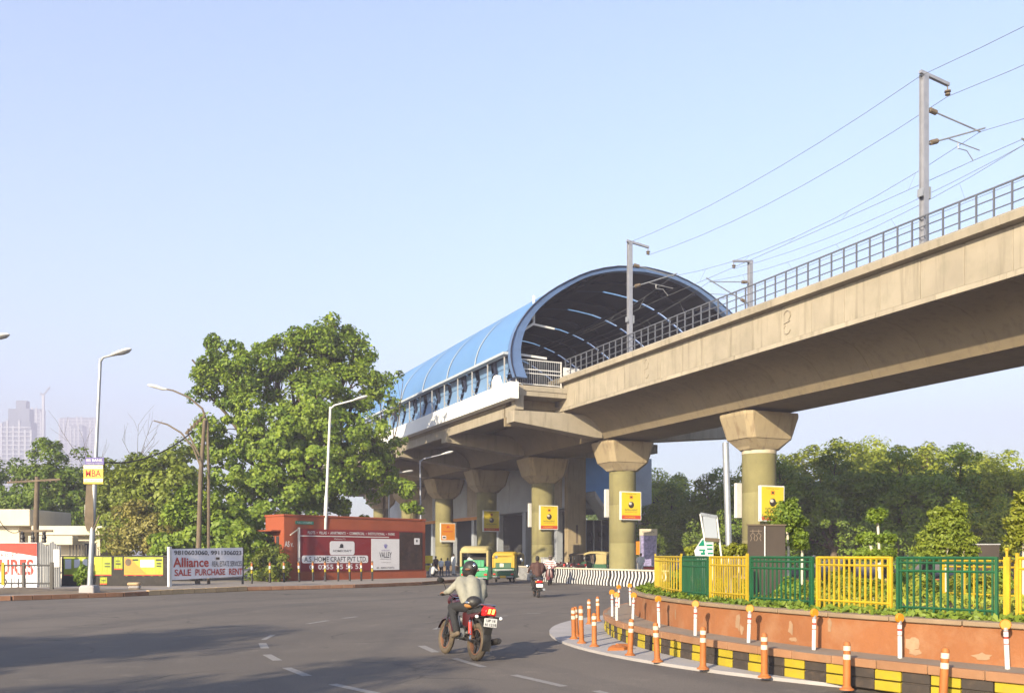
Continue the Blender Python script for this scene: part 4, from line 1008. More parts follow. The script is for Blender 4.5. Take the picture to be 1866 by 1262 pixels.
# fence panels round the planter
def ang_at(px, r):
    k_ = (px-CX)/F
    # (k*y-IC.x)^2+(y-IC.y)^2=r^2
    a = 1+k_*k_; b = -2*(k_*IC.x+IC.y); c = IC.x**2+IC.y**2-r*r; d = b*b-4*a*c
    if d < 0: return None
    y = (-b-math.sqrt(d))/(2*a); return math.atan2(y-IC.y, k_*y-IC.x) % (2*math.pi)
def fence_panel(label, a0, a1, mt, ztop=1.56, nb=14, tall=(), rails=(1.5,1.4,.95), r=RF, zb=.9):
    am = (a0+a1)/2; p = thing('fence_panel', label, 'fence', P_(r, am, .74), 0, 'green and yellow fence panels'); off = Vector(P_(r, am, .74))
    def L(a, z, dr=0): return Vector(P_(r+dr, a, z)) - off
    n = 6
    for z in rails:
        MB().tube([L(a0+(a1-a0)*q/n, z) for q in range(n+1)], .016, 5).build('rail', M[mt], p)
    MB().tube([L(a0+(a1-a0)*q/n, ztop) for q in range(n+1)], .02, 5).build('top_rail', M[mt], p)
    for q in range(nb):
        a = a0+(a1-a0)*(q+.5)/nb; MB().beam(L(a, .74, .0), L(a, ztop-.01, .0), .022, .018, up=(math.cos(a), math.sin(a), 0)).build('bar', M[mt], p)
    for a, z in ((a0, 1.62 if 'l' in tall else 1.575), (a1, 1.62 if 'r' in tall else 1.575)):
        MB().beam(L(a, .5, .0), L(a, z, .0), .034, .034, up=(math.cos(a), math.sin(a), 0)).build('post', M[mt], p)
    return p
FA = {px: ang_at(px, RF) for px in (1199,1210,1243,1292,1365,1485,1630,1824,1846,1990)}
g = .004
def amid(p): return FA[p] or R(190)
aT = amid(1210)
fence_panel('yellow fence end seen almost edge-on at the left', aT-.14, amid(1243)-g, 'fenceyellow', nb=16, tall='lr', rails=(1.48,.95))
fence_panel('dark green fence end just behind the yellow one', aT-.42, aT-.145, 'fencegreen', nb=12, tall='r')
fence_panel('dark green fence panel seen at a slant beside the yellow end', amid(1243)+g, amid(1292)-g, 'fencegreen', nb=16)
fence_panel('narrow yellow barred fence panel before the leaning sign frame', amid(1292)+g, amid(1365)-g, 'fenceyellow', nb=15, tall='r', rails=(1.43,.98))
fence_panel('green barred fence panel before the dark board', amid(1365)+g, amid(1485)-g, 'fencegreen', nb=14)
fence_panel('large yellow barred fence panel in the middle', amid(1485)+g, amid(1630)-g, 'fenceyellow', nb=14, rails=(1.46,.98))
fence_panel('green barred fence panel before the bushy shrub', amid(1630)+g, amid(1824)-g, 'fencegreen', nb=14)
fence_panel('yellow fence panel at the right edge with a tall post', amid(1846)+g, amid(1990), 'fenceyellow', nb=12, tall='l', rails=(1.44,.95))
gp = fence_panel('tall narrow yellow gate post frame at the right', amid(1824)+g, amid(1846)-g, 'fenceyellow', ztop=1.66, nb=1, rails=(1.52,))
# peeled patches on the planter wall
for k_, (px, z0, z1, w) in enumerate(((1231,.5,.72,.03),(1345,.45,.76,.07),(1352,.42,.6,.05),(1441,.5,.72,.06),(1447,.42,.5,.09),(1512,.6,.78,.04),(1662,.44,.66,.1),(1668,.4,.5,.12),(1790,.42,.52,.12))):
    ac = ang_at(px, RW); rnd = random.Random(k_); n_ = 12; P = [P_(RW+.004, ac, (z0+z1)/2)]
    for q in range(n_):
        t_ = 2*math.pi*q/n_; f_ = rnd.uniform(.55,1.1); P.append(P_(RW+.004, ac+w/RW*math.cos(t_)*f_, (z0+z1)/2+(z1-z0)/2*math.sin(t_)*f_))
    MB().add(P, [(0, 1+q, 1+(q+1) % n_) for q in range(n_)]).build('bare_patch', M['plaster'], isl)
# short green fence at the far side seen through the yellow bars
fence_panel('small yellow fence panel far behind the bars', R(196), R(212), 'fenceyellow', nb=12, r=8.2, ztop=1.5)
# ------------------------------------------------------------------ signs inside the island
IZ = .74
y = 15.6
sf = thing('sign_frame', 'leaning grey framed sign board on two white legs behind the green fence', 'sign', (AT(1292,y), y, IZ), R(12))
X = lambda px: (AT(px,y)-AT(1292,y)); Z = lambda py: ZA(py,y)-IZ
for x0_, x1_ in ((1275,1302),(1307,1325)): MB().tube([(X(x1_),0,Z(1085)),(X(x0_)+.0,0,Z(936 if x0_ < 1290 else 940))], .016, 8).build('leg', M['white'], sf)
f = lambda a, b, t: a+(b-a)*t
MB().prism([(X(1279),Z(939)),(X(1304),Z(942)),(X(1308),Z(980)),(X(1284),Z(979))], 'y', -.02, .0).build('board', M['greypanel'], sf)
MB().beam((X(1275),-.01,Z(936)),(X(1306),-.01,Z(941)),.035,.05).build('top_bar', M['galv'], sf); MB().beam((X(1283),-.01,Z(982)),(X(1311),-.01,Z(984)),.035,.06).build('bottom_bar', M['brown'], sf)
y = 17.5
gs = thing('arrow_sign', 'green and white arrow shaped direction sign behind the fence', 'sign', (AT(1283,y), y, IZ), R(8))
X = lambda px: (AT(px,y)-AT(1283,y)); Z = lambda py: ZA(py,y)-IZ
MB().prism([(X(1264),Z(1003)),(X(1279),Z(980)),(X(1300),Z(982)),(X(1300),Z(1020)),(X(1268),Z(1020))], 'y', -.02, 0).build('board', M['white'], gs)
MB().prism([(X(1271),Z(994)),(X(1280),Z(982)),(X(1283),Z(982)),(X(1283),Z(994))], 'y', -.026, -.021).build('green_arrow', M['signgreen'], gs)
for (a, b_, c, d) in ((1273,1288,1000,1003),(1284,1299,984,987),(1286,1298,991,994),(1285,1298,998,1001),(1276,1284,1006,1010),(1288,1299,1006,1009),(1280,1283,1003,1006)): MB().box(X(a),X(b_),-.026,-.021,Z(d),Z(c)).build('green_stroke', M['signgreen'], gs)
MB().cyl((0,.05,0),(0,.05,Z(985)),.03,n=8).build('post', M['galv'], gs)
y = 20.0
pp = thing('steel_pole', 'bare shiny steel pole without a lamp on the island', 'pole', (AT(1331,y), y, IZ))
MB().tube([(0,0,0),((AT(1322,y)-AT(1331,y)),0,ZA(806,y)-IZ)], .068, 14).build('tube', M['galv'], pp, smooth=True); MB().lathe([(.16,0),(.16,.03),(.08,.04)], n=12).build('flange', M['galv'], pp)
y = 17.8
db = thing('information_board', 'dark brown board with two faint pale pictograms on a slim white pole', 'sign', (AT(1362,y), y, IZ), R(4))
X = lambda px: (AT(px,y)-AT(1362,y)); Z = lambda py: ZA(py,y)-IZ
MB().box(0,X(1432),-.03,.0,0,Z(957)).build('board', M['darkboard'], db, bevel=.005); MB().box(-.01,X(1433),-.05,.02,Z(957),Z(954.5)).build('top_trim', M['brown'], db)
MB().cyl((X(1392.5),-.06,0),(X(1392.5),-.06,Z(958)),.012,n=8).build('slim_pole', M['white'], db)
for c in (1371, 1382):
    pic = MB()
    pic.tube([(X(c)-.06,-.036,Z(967)),(X(c)+.06,-.036,Z(967))], .006, 4).tube([(X(c),-.036,Z(964)),(X(c),-.036,Z(971))], .006, 4)
    for sg in (-1,1): pic.tube([(X(c)+sg*.01,-.036,Z(971)),(X(c)+sg*.045,-.036,Z(975)),(X(c)+sg*.02,-.036,Z(980)),(X(c)+sg*.045,-.036,Z(985))], .007, 4)
    pic.build('pictogram', M['ledge'], db)
# second dark board further right
y = 24.0; bb = thing('information_board', 'plain dark board with thin rim far right behind the shrubs', 'sign', (AT(1770,y), y, IZ), 0)
X = lambda px: (AT(px,y)-AT(1770,y)); Z = lambda py: ZA(py,y)-IZ
MB().box(0,X(1820),-.03,0,0,Z(992)).build('board', M['darkboard'], bb); MB().box(-.01,X(1822),-.04,.01,Z(992),Z(990)).build('rim', M['corr'], bb)

# ------------------------------------------------------------------ striped median barrier
BP = [Vector((7.1,43.2,0)), Vector((4.9,47.6,0)), Vector((2.5,53.2,0)), Vector((1.2,57.0,0)), Vector((.25,61.0,0))]
mb_ = thing('median_barrier', 'low concrete median barrier with wavy black and white stripes', 'barrier', BP[0])
bl_ = []
for a, b in zip(BP[:-1], BP[1:]):
    d = (b-a); L = d.length; d.normalize(); nn = Vector((-d.y, d.x, 0)); nn = nn if nn.y > 0 else -nn
    a0 = a - BP[0]
    def Q(x, off, z): return a0 + d*x + nn*off + Vector((0,0,z))
    MB().add([Q(x,o,z) for x in (.01,L-.01) for o, z in ((0,0),(.42,0),(.32,.8),(.1,.8))], [(0,1,2,3),(7,6,5,4),(0,4,5,1),(1,5,6,2),(2,6,7,3),(3,7,4,0)]).build('barrier_block', M['blackpaint'], mb_, bevel=.01)
    MB().add([Q(x,o,z) for x in (.0,L) for o, z in ((.05,.805),(.37,.805),(.37,.88),(.05,.88))], [(0,1,2,3),(7,6,5,4),(0,4,5,1),(1,5,6,2),(2,6,7,3),(3,7,4,0)]).build('cap', M['cream'], mb_, bevel=.01)
    ns = int(L/.3)
    for i in range(ns):
        x0 = .06 + (L-.1)*i/ns; pts = []
        for j in range(9):
            z = .02+.77*j/8; wv = .05*math.sin(j/8*2*math.pi*1.15); f_ = .1*z/.8
            pts.append((x0+wv, f_-.006, z))
        P = [Q(*p) for p in pts] + [Q(p[0]+.14, p[1], p[2]) for p in pts]
        MB().add(P, [(j, 9+j, 10+j, j+1) for j in range(8)]).build('white_stripe', M['white'], mb_)
# median kerb and cabinet
ca = thing('utility_cabinet', 'pale grey utility cabinet beside the pier behind the barrier', 'cabinet', (AT(996,68), 66, 0), VA)
MB().box(-.42,.42,-.25,.25,.1,1.35).build('body', M['corr'], ca, bevel=.02); MB().box(-.46,.46,-.29,.29,1.352,1.42).build('lid', M['corr'], ca, bevel=.01); MB().box(-.38,.38,-.262,-.252,.2,1.28).build('door', M['white'], ca); MB().box(-.45,.45,-.28,.28,0,.1).build('plinth', M['strip'], ca)
# poster stand beyond the barrier
y = 70.0; ps = thing('poster_stand', 'tall stand with violet poster and cream header beyond the barrier', 'sign', (AT(1181,y), y, 0), R(10))
MB().box(-.62,.62,-.04,0,.1,1.0*ZA(972,y)).build('poster', M['purple'], ps); MB().box(-.68,.7,-.08,.02,ZA(975,y),ZA(963,y)).build('header', M['cream'], ps); text('header_text', 'POLICE BOOTH', -.45,.45,ZA(971,y),ZA(967,y), M['inkprint'], ps, -.085); MB().box(-.95,-.66,-.03,.0,1.6,2.6).build('side_panel', M['adorange'], ps)
for x in (-.64,.64): MB().box(x-.03,x+.03,-.06,.04,0,ZA(975,y)).build('leg', M['galv'], ps)
rs = thing('red_box', 'small red box at the foot of the poster stand', 'box', (AT(1180,67), 67, 0), .2)
MB().box(-.6,.6,-.3,.3,0,.75).build('body', M['redprint'], rs, bevel=.03); MB().box(-.63,.63,-.33,.33,.752,.8).build('lid', M['white'], rs)
cn = thing('canopy', 'pale canopy roof under the trees beyond the second pier', 'canopy', (AT(1190,82), 82, 0), .1)
MB().loft([[(x*w,y_*w*.6,z) for x,y_ in ((-1,-1),(1,-1),(1,1),(-1,1))] for z, w in ((4.3,1.9),(4.75,1.85),(5.7,.1))]).build('roof', M['white'], cn)
for x in (-1.6,1.6):
    for yy in (-.9,.9): MB().box(x-.05,x+.05,yy-.05,yy+.05,0,4.3).build('post', M['galv'], cn)
# ------------------------------------------------------------------ people
def union(prims, voxel, name, m, parent=None, smooth_it=5):
    b = MB()
    for p in prims:
        if p[0] == 'c':
            _, a, c, ra, rc = p; a = Vector(a); c = Vector(c)
            b.cyl(a, c, ra, rc, n=14); b.sph(a, ra, 14, 10); b.sph(c, rc, 14, 10)
        else: b.sph(p[1], p[2], 16, 12, p[3] if len(p) > 3 else None)
    me = bpy.data.meshes.new(name); me.from_pydata(b.v, [], b.f)
    bm = bmesh.new(); bm.from_mesh(me); bmesh.ops.recalc_face_normals(bm, faces=bm.faces); bm.to_mesh(me); bm.free()
    o = bpy.data.objects.new(name, me); COL.objects.link(o)
    r = o.modifiers.new('r', 'REMESH'); r.mode = 'VOXEL'; r.voxel_size = voxel
    if smooth_it: s = o.modifiers.new('s', 'SMOOTH'); s.factor = .5; s.iterations = smooth_it
    dg = bpy.context.evaluated_depsgraph_get(); out = bpy.data.meshes.new_from_object(o.evaluated_get(dg))
    bpy.data.objects.remove(o); bpy.data.meshes.remove(me)
    out.name = name; out.materials.clear(); out.materials.append(m)
    out.polygons.foreach_set('use_smooth', [True]*len(out.polygons))
    return link(name, out, parent)
def vv(*a): return Vector(a)
def headmat(f):
    f = Vector(f).normalized(); x = f.cross(Vector((0,0,1))).normalized(); u = x.cross(f)
    return Matrix(((x.x,f.x,u.x),(x.y,f.y,u.y),(x.z,f.z,u.z)))
def hand(w, d, n, grip, side):
    """palm and five fingers; w wrist, d pointing direction, n palm normal (towards the thing held)"""
    d = Vector(d).normalized(); n = Vector(n).normalized(); s = d.cross(n).normalized()
    pr = [('c', w, w+d*.03, .026, .03)]
    for k in (-.03,-.01,.01,.03): pr.append(('c', w+d*.03+s*k*.7, w+d*.085+s*k, .016, .013))
    for k, ln in ((-.031,.062),(-.01,.075),(.011,.078),(.031,.068)):
        a = w+d*.085+s*k
        if grip: b_ = a+d*.028+n*.02; c = b_+n*.03-d*.008; e = c-d*.028+n*.004
        else: b_ = a+d*ln*.45+n*.008; c = b_+d*ln*.3+n*.014; e = c+d*ln*.2+n*.016
        pr += [('c', a, b_, .0105, .0098), ('c', b_, c, .0098, .009), ('c', c, e, .009, .008)]
    t0 = w+d*.03+s*.03*side; t1 = t0+s*.028*side+d*.03+n*.012; t2 = t1+d*.026+n*(.03 if grip else .01)
    pr += [('c', t0, t1, .014, .012), ('c', t1, t2, .012, .0095)]
    return pr
def person(label, J, loc, rot, top, legs_m, scale=1.0, sleeves=True, hairm='hair', helmet=None, grip=False, face=(0,1,0), voxel=.013, shoes='black', group=None, palm=(0,0,-1)):
    r_ = .0; hm = headmat(face); h = vv(*J['head'])
    pr = [('c', J['pelvis'], J['chest'], .1, .11), ('c', J['chest'], J['neck'], .1, .05), ('c', J['neck'], h, .052, .05),
          ('e', h, (.074,.092,.112), hm), ('e', h+hm@vv(0,.03,-.055), (.055,.062,.062), hm), ('e', h+hm@vv(0,.098,-.012), (.013,.02,.024), hm),
          ('e', h+hm@vv(.077,-.008,-.012), (.012,.02,.03), hm), ('e', h+hm@vv(-.077,-.008,-.012), (.012,.02,.03), hm), ('e', h+hm@vv(0,.082,-.062), (.026,.014,.009), hm)]
    sh = {}; trunk = vv(*J['chest'])-vv(*J['pelvis'])
    for k, sg in (('l',-1),('r',1)):
        S, E, W, Hp, K, A, T = [vv(*J[q+k]) for q in ('sh','el','wr','hip','kn','an','toe')]
        pr += [('c', J['chest'], S, .085, .06), ('c', S, E, .048, .038), ('c', E, W, .037, .026), ('c', J['pelvis'], Hp, .095, .085), ('c', Hp, K, .078, .052), ('c', K, A, .05, .034), ('c', A, T, .038, .03)]
        d = (W-E).normalized() if not grip else vv(0,1,.0); pr += hand(W, d, palm if grip else (-sg*.9,.2,0), grip, sg*-1 if not grip else -sg)
    body = union(pr, voxel, 'person', M['skin'], None, 2)
    body.location = loc; body.rotation_euler = rot; body.scale = (scale,)*3; tag(body, label, 'person', group)
    for sg in (-1, 1): MB().sph(h+hm@vv(sg*.03,.086,.012), .009, 8, 6).build('eye', M['hair'], body)
    g = .022
    pc = vv(*J['pelvis']); cc = vv(*J['chest'])
    tp = [('c', pc+trunk*.02, cc, .14, .155), ('c', cc-trunk*.05, J['neck'], .15, .065), ('c', J['shl'], J['shr'], .08, .08)]
    for k in 'lr':
        S, E, W, Hp = [vv(*J[q+k]) for q in ('sh','el','wr','hip')]
        tp += [('c', pc+trunk*.05, Hp+trunk*.2, .11, .105), ('c', cc-trunk*.1, S-trunk*.12, .14, .09), ('c', Hp+trunk*.2, S-trunk*.25, .105, .1), ('c', S, S+(E-S)*(1 if sleeves else .7), .066, .056)]
        if sleeves: tp += [('c', E, E+(W-E)*.55, .056, .048), ('c', E+(W-E)*.55, E+(W-E)*.93, .05, .04)]
    union(tp, voxel, 'shirt', M[top] if isinstance(top, str) else top, body, 16)
    lp_ = [('c', pc, pc+trunk*.15, .112, .112)]
    for k in 'lr':
        Hp, K, A = [vv(*J[q+k]) for q in ('hip','kn','an')]
        lp_ += [('c', pc, Hp, .11, .105), ('c', Hp, K, .1, .075), ('c', K, K+(A-K)*.9, .074, .062)]
    union(lp_, voxel, 'trousers', M[legs_m], body)
    for k in 'lr':
        A, T = vv(*J['an'+k]), vv(*J['toe'+k]); union([('c', A+vv(0,0,-.015), T, .05, .042), ('c', A-(T-A)*.3+vv(0,0,-.02), A+vv(0,0,-.015), .042, .05)], voxel, 'shoe', M[shoes], body)
    if helmet:
        he = union([('e', h+hm@vv(0,-.005,.03), (.128,.15,.135), hm), ('e', h+hm@vv(0,.02,-.04), (.115,.145,.11), hm)], .014, 'helmet', M[helmet], body)
        MB().sph(h+hm@vv(0,.035,.0), (.122,.135,.06), 20, 10, hm).build('visor', M['glass'], he, smooth=True)
        MB().sph(h+hm@vv(.0,-.09,.07), (.045,.075,.05), 12, 8, hm).build('vent', M['chrome'], he, smooth=True)
        for sg in (-1,1): MB().sph(h+hm@vv(sg*.085,-.07,.0), (.044,.072,.02), 12, 8, hm).build('stripe', M['rimdust'], he, smooth=True)
    elif hairm:
        union([('e', h+hm@vv(0,-.022,.03), (.084,.092,.1), hm), ('e', h+hm@vv(0,-.04,-.03), (.074,.07,.07), hm)], voxel, 'hair', M[hairm], body, 1)
    return body
M['shirtgrey'] = pm('grey_shirt', (.27,.26,.215), .85, .12, 5, bump=1.0, bscale=7)
M['shirtbrown'] = pm('dark_brown_jacket', (.06,.025,.02), .8, .2, 6)
M['trouserdark'] = pm('dark_trousers', (.018,.018,.02), .85, .2, 6)
M['shirtwhite'] = pm('white_shirt', (.62,.63,.66), .85, .05, 6)
M['clothpale'] = pm('pale_trousers', (.5,.5,.52), .85, .08, 6)
M['shirtblue'] = pm('blue_grey_shirt', (.12,.14,.2), .85, .1, 6)
M['tan'] = pm('tan_cloth', (.4,.18,.05), .85, .1, 6)
# striped shirt
ms = bpy.data.materials.new('striped_shirt'); ms.use_nodes = True; nt = ms.node_tree
tc = nd(nt,'ShaderNodeTexCoord'); sx = nd(nt,'ShaderNodeSeparateXYZ'); nt.links.new(tc.outputs['Object'], sx.inputs[0])
m1 = nd(nt,'ShaderNodeMath', operation='MULTIPLY'); m1.inputs[1].default_value = 9.0; nt.links.new(sx.outputs[2], m1.inputs[0])
m2 = nd(nt,'ShaderNodeMath', operation='FRACT'); nt.links.new(m1.outputs[0], m2.inputs[0]); m3 = nd(nt,'ShaderNodeMath', operation='GREATER_THAN'); m3.inputs[1].default_value = .5; nt.links.new(m2.outputs[0], m3.inputs[0])
mx = nd(nt,'ShaderNodeMix', data_type='RGBA'); nt.links.new(m3.outputs[0], mx.inputs[0]); mx.inputs[6].default_value = (.55,.52,.5,1); mx.inputs[7].default_value = (.3,.03,.04,1)
nt.links.new(mx.outputs[2], nt.nodes['Principled BSDF'].inputs['Base Color']); nt.nodes['Principled BSDF'].inputs['Roughness'].default_value = .85
M['striped'] = ms

# ------------------------------------------------------------------ motorcycle (rear axle above the origin, +y forward)
def wheel(name, p, y, r, w, tyre, spokes=5, alloy=True):
    wh = link(name, None, p, (0, y, r))
    MB().torus((0,0,0), r-.045, .05, 'x', 36, 10, ry=w).build('tyre', tyre, wh, smooth=True)
    MB().torus((0,0,0), r-.1, .016, 'x', 32, 6, ry=w*.7).build('rim', M['rimdust'], wh, smooth=True)
    h = MB().cyl((-.06,0,0),(.06,0,0),.05,n=14).build('hub', M['blackpaint'], wh, smooth=True)
    for q in range(spokes):
        a = 2*math.pi*q/spokes; MB().beam((0,.04*math.cos(a),.04*math.sin(a)),(0,(r-.1)*math.cos(a),(r-.1)*math.sin(a)),.05,.03,up=(1,0,0)).build('spoke', M['blackpaint'], wh)
    return wh
def motorcycle(label, loc, rot, scale, lit=True, group=None):
    p = thing('motorcycle', label, 'motorcycle', loc, 0, group); p.rotation_euler = rot; p.scale = (scale,)*3
    wheel('rear_wheel', p, 0, .31, .055, M['tyre']); wheel('front_wheel', p, 1.28, .3, .045, M['tyre'])
    fr = MB().tube([(0,1.02,.95),(0,.95,.55),(0,.75,.33),(0,.42,.33)], .024, 8).tube([(0,1.02,.98),(0,.6,.86),(0,.3,.74),(0,-.18,.8)], .024, 8).tube([(.09,.4,.36),(.09,.22,.72),(.09,-.15,.78)], .016, 6).tube([(-.09,.4,.36),(-.09,.22,.72),(-.09,-.15,.78)], .016, 6)
    fr.build('frame', M['blackpaint'], p, smooth=True)
    for sg in (-1,1):
        MB().tube([(sg*.09,.42,.36),(sg*.1,.0,.31)], .022, 8).build('swing_arm', M['blackpaint'], p)
        s_ = MB().tube([(sg*.12,.03,.34),(sg*.11,.14,.7)], .018, 8).build('shock_absorber', M['chrome'], p)
        MB().cyl((sg*.118,.05,.41),(sg*.112,.12,.62),.034,n=10).build('spring', M['redprint'], s_)
        MB().tube([(sg*.075,1.28,.3),(sg*.085,1.0,1.0)], [.026,.02], 8).build('fork_leg', M['chrome'], p)
    e = MB().sph((0,.5,.42),(.13,.2,.13),14,10).build('engine', M['blackpaint'], p, smooth=True)
    MB().obox((0,.62,.56),(.1,0,0),(0,.07,.02),(0,-.03,.12)).build('cylinder_fins', M['galv'], e, bevel=.01); MB().cyl((-.16,.42,.4),(-.1,.42,.4),.1,n=16).build('clutch_cover', M['galv'], e)
    rings = []
    for y, w, z0, z1 in ((.48,.09,.8,.86),(.56,.13,.79,.93),(.74,.165,.78,.98),(.9,.15,.8,.99),(1.0,.08,.84,.95)):
        rings.append([(w*math.cos(q*math.pi/6), y, (z0+z1)/2+(z1-z0)/2*math.sin(q*math.pi/6)) for q in range(12)])
    t = MB().loft(rings).build('fuel_tank', M['bikered'], p, smooth=True, ang=50); MB().lathe([(.04,.985),(.04,1.0),(.001,1.003)], c=(0,.76,0), n=12).build('cap', M['chrome'], t)
    rings = []
    for y, w, z in ((-.3,.06,.83),(-.24,.12,.85),(-.02,.14,.84),(.2,.13,.8),(.42,.11,.81),(.5,.06,.84)):
        rings.append([(w*x, y, z+dz) for x, dz in ((-1,-.06),(-1,.0),(-.75,.03),(.75,.03),(1,0),(1,-.06))])
    MB().loft(rings).build('seat', M['black'], p, smooth=True, ang=50)
    for sg in (-1,1):
        MB().prism([(.45,.76),(.4,.55),(.22,.52),(.02,.7),(-.22,.77),(-.28,.82),(.1,.79)], 'x', sg*.11-.015, sg*.11+.015).build('side_panel', M['bikered'], p, bevel=.012)
    MB().tube([(-.13,-.02,.86),(-.13,-.26,.93),(.13,-.26,.93),(.13,-.02,.86)], .014, 6).build('grab_rail', M['chrome'], p)
    rf = MB()
    rings = []
    for q in range(9):
        a = R(205-18*q*.85); rings.append([(x, .37*math.cos(a), .33+.37*math.sin(a)+dz) for x, dz in ((-.075,-.03),(-.06,.01),(.06,.01),(.075,-.03))])
    rf.loft(rings, caps=False, closed=False).build('rear_mudguard', M['black'], p, smooth=True)
    MB().obox((0,-.36,.5),(.065,0,0),(0,.006,0),(0,-.02,.07)).build('mud_flap', M['black'], p)
    rings = []
    for q in range(8):
        a = R(160-20*q); rings.append([(x, 1.28+.335*math.cos(a), .3+.335*math.sin(a)+dz) for x, dz in ((-.06,-.02),(-.04,.01),(.04,.01),(.06,-.02))])
    MB().loft(rings, caps=False, closed=False).build('front_mudguard', M['bikered'], p, smooth=True)
    tl = MB().loft([[(x*w, y, .82+z*h_) for x, z in ((-1,-.8),(1,-.8),(1.1,.2),(.7,1),(-.7,1),(-1.1,.2))] for y, w, h_ in ((-.24,.1,.09),(-.36,.1,.085),(-.4,.085,.07))]).build('tail_light', M['tail'], p, bevel=.006)
    for x in (-.035,.035): MB().obox((x,-.404,.83),(.02,0,0),(0,.004,0),(.008,0,.04)).build('lit_bar', M['taillit'] if lit else M['tail'], tl)
    pl_ = MB().box(-.115,.115,-.42,-.412,.58,.72).build('number_plate', M['white'], p, bevel=.004)
    text('plate_text', 'UP 16', -.08,.08,.66,.705, M['inkprint'], pl_, -.424, off=.01); text('plate_number', 'N 1218', -.1,.1,.595,.64, M['inkprint'], pl_, -.424, off=.01)
    for sg in (-1,1):
        i_ = MB().tube([(sg*.08,-.33,.74),(sg*.2,-.33,.73)], .01, 6).build('indicator_stalk', M['black'], p); MB().sph((sg*.215,-.335,.73),(.03,.035,.028),10,8).build('indicator_lens', M['headlit'] if sg > 0 else M['headlit'], i_, smooth=True)
    ex = MB().tube([(.1,.62,.42),(.14,.6,.25),(.15,.3,.24),(.16,.12,.27)], .022, 8).build('exhaust_pipe', M['chrome'], p, smooth=True)
    MB().tube([(.16,.14,.27),(.175,.08,.28),(.19,-.38,.37),(.19,-.42,.375)], [.03,.05,.055,.04], 12).build('silencer', M['blackpaint'], ex, smooth=True)
    hb = MB().tube([(-.36,.86,1.02),(-.22,.92,1.05),(-.08,.98,1.0),(.08,.98,1.0),(.22,.92,1.05),(.36,.86,1.02)], .012, 8).build('handlebar', M['chrome'], p, smooth=True)
    for sg in (-1,1):
        MB().cyl((sg*.25,.905,1.042),(sg*.38,.85,1.016),.018,n=10).build('grip', M['black'], hb); MB().tube([(sg*.25,.93,1.05),(sg*.4,.95,1.0)], .006, 5).build('lever', M['chrome'], hb)
        mr = MB().tube([(sg*.23,.92,1.05),(sg*.29,.97,1.2),(sg*.33,.97,1.24)], .007, 6).build('mirror_stem', M['black'], p); MB().sph((sg*.37,.965,1.27),(.07,.02,.045),12,8).build('mirror', M['black'], mr, smooth=True)
    hl = MB().loft([[(w*math.cos(q*math.pi/6), y, .94+h_*math.sin(q*math.pi/6)) for q in range(12)] for y, w, h_ in ((1.03,.08,.1),(1.12,.12,.13),(1.2,.1,.1))]).build('headlamp_cowl', M['bikered'], p, smooth=True); MB().sph((0,1.2,.94),(.085,.03,.085),12,8).build('headlamp_glass', M['headlit'], hl, smooth=True)
    MB().tube([(-.26,.32,.33),(.26,.32,.33)], .014, 6).build('foot_peg', M['black'], p); MB().tube([(-.24,-.02,.42),(-.12,.1,.4)], .014, 6).build('pillion_peg', M['black'], p)
    MB().tube([(-.13,.1,.7),(-.2,-.05,.65),(-.2,-.12,.45),(-.15,.1,.4)], .012, 6).build('leg_guard', M['chrome'], p)
    return p
head_l = R(27)
cp = G(866, 1203)
mrot = (0, R(7), head_l)
mc = motorcycle('red motorcycle with lit brake light leaning right in the foreground', cp, mrot, .92, True)
Jr = dict(pelvis=(0,.3,.9), chest=(0.01,.5,1.24), neck=(.015,.58,1.37), head=(.015,.64,1.49), shl=(-.19,.54,1.29), ell=(-.33,.63,1.09), wrl=(-.32,.82,1.06), shr=(.2,.54,1.29), elr=(.34,.62,1.09), wrr=(.33,.8,1.05),
          hipl=(-.1,.32,.87), hipr=(.1,.32,.87), knl=(-.21,.72,.83), knr=(.21,.72,.83), anl=(-.22,.36,.41), anr=(.22,.36,.41), toel=(-.22,.53,.35), toer=(.22,.53,.35))
person('rider in grey-beige shirt and dark patterned helmet hunched over the red motorcycle', Jr, cp, mrot, 'shirtgrey', 'trouserdark', .92, True, helmet='blackpaint', grip=True, face=(-.1,1,-.05), shoes='brown')
hp_ = Matrix.Translation(cp) @ Euler(mrot).to_matrix().to_4x4()
hq = hp_ @ vv(-.06,.02,.93)*1.0
sh_ = thing('helmet', 'spare silver and black helmet strapped behind the motorcycle rider', 'helmet', hp_ @ (vv(-.1,.08,.9)*.92), head_l+R(60))
sh_.scale = (.82,.82,.78)
MB().sph((0,0,.06),(.125,.15,.125),20,14).build('shell', M['blackpaint'], sh_, smooth=True); MB().sph((0,.05,.05),(.112,.12,.07),16,10).build('visor', M['chrome'], sh_, smooth=True); MB().sph((0,.07,.0),(.1,.11,.06),16,10).build('chin_guard', M['tan'], sh_, smooth=True)

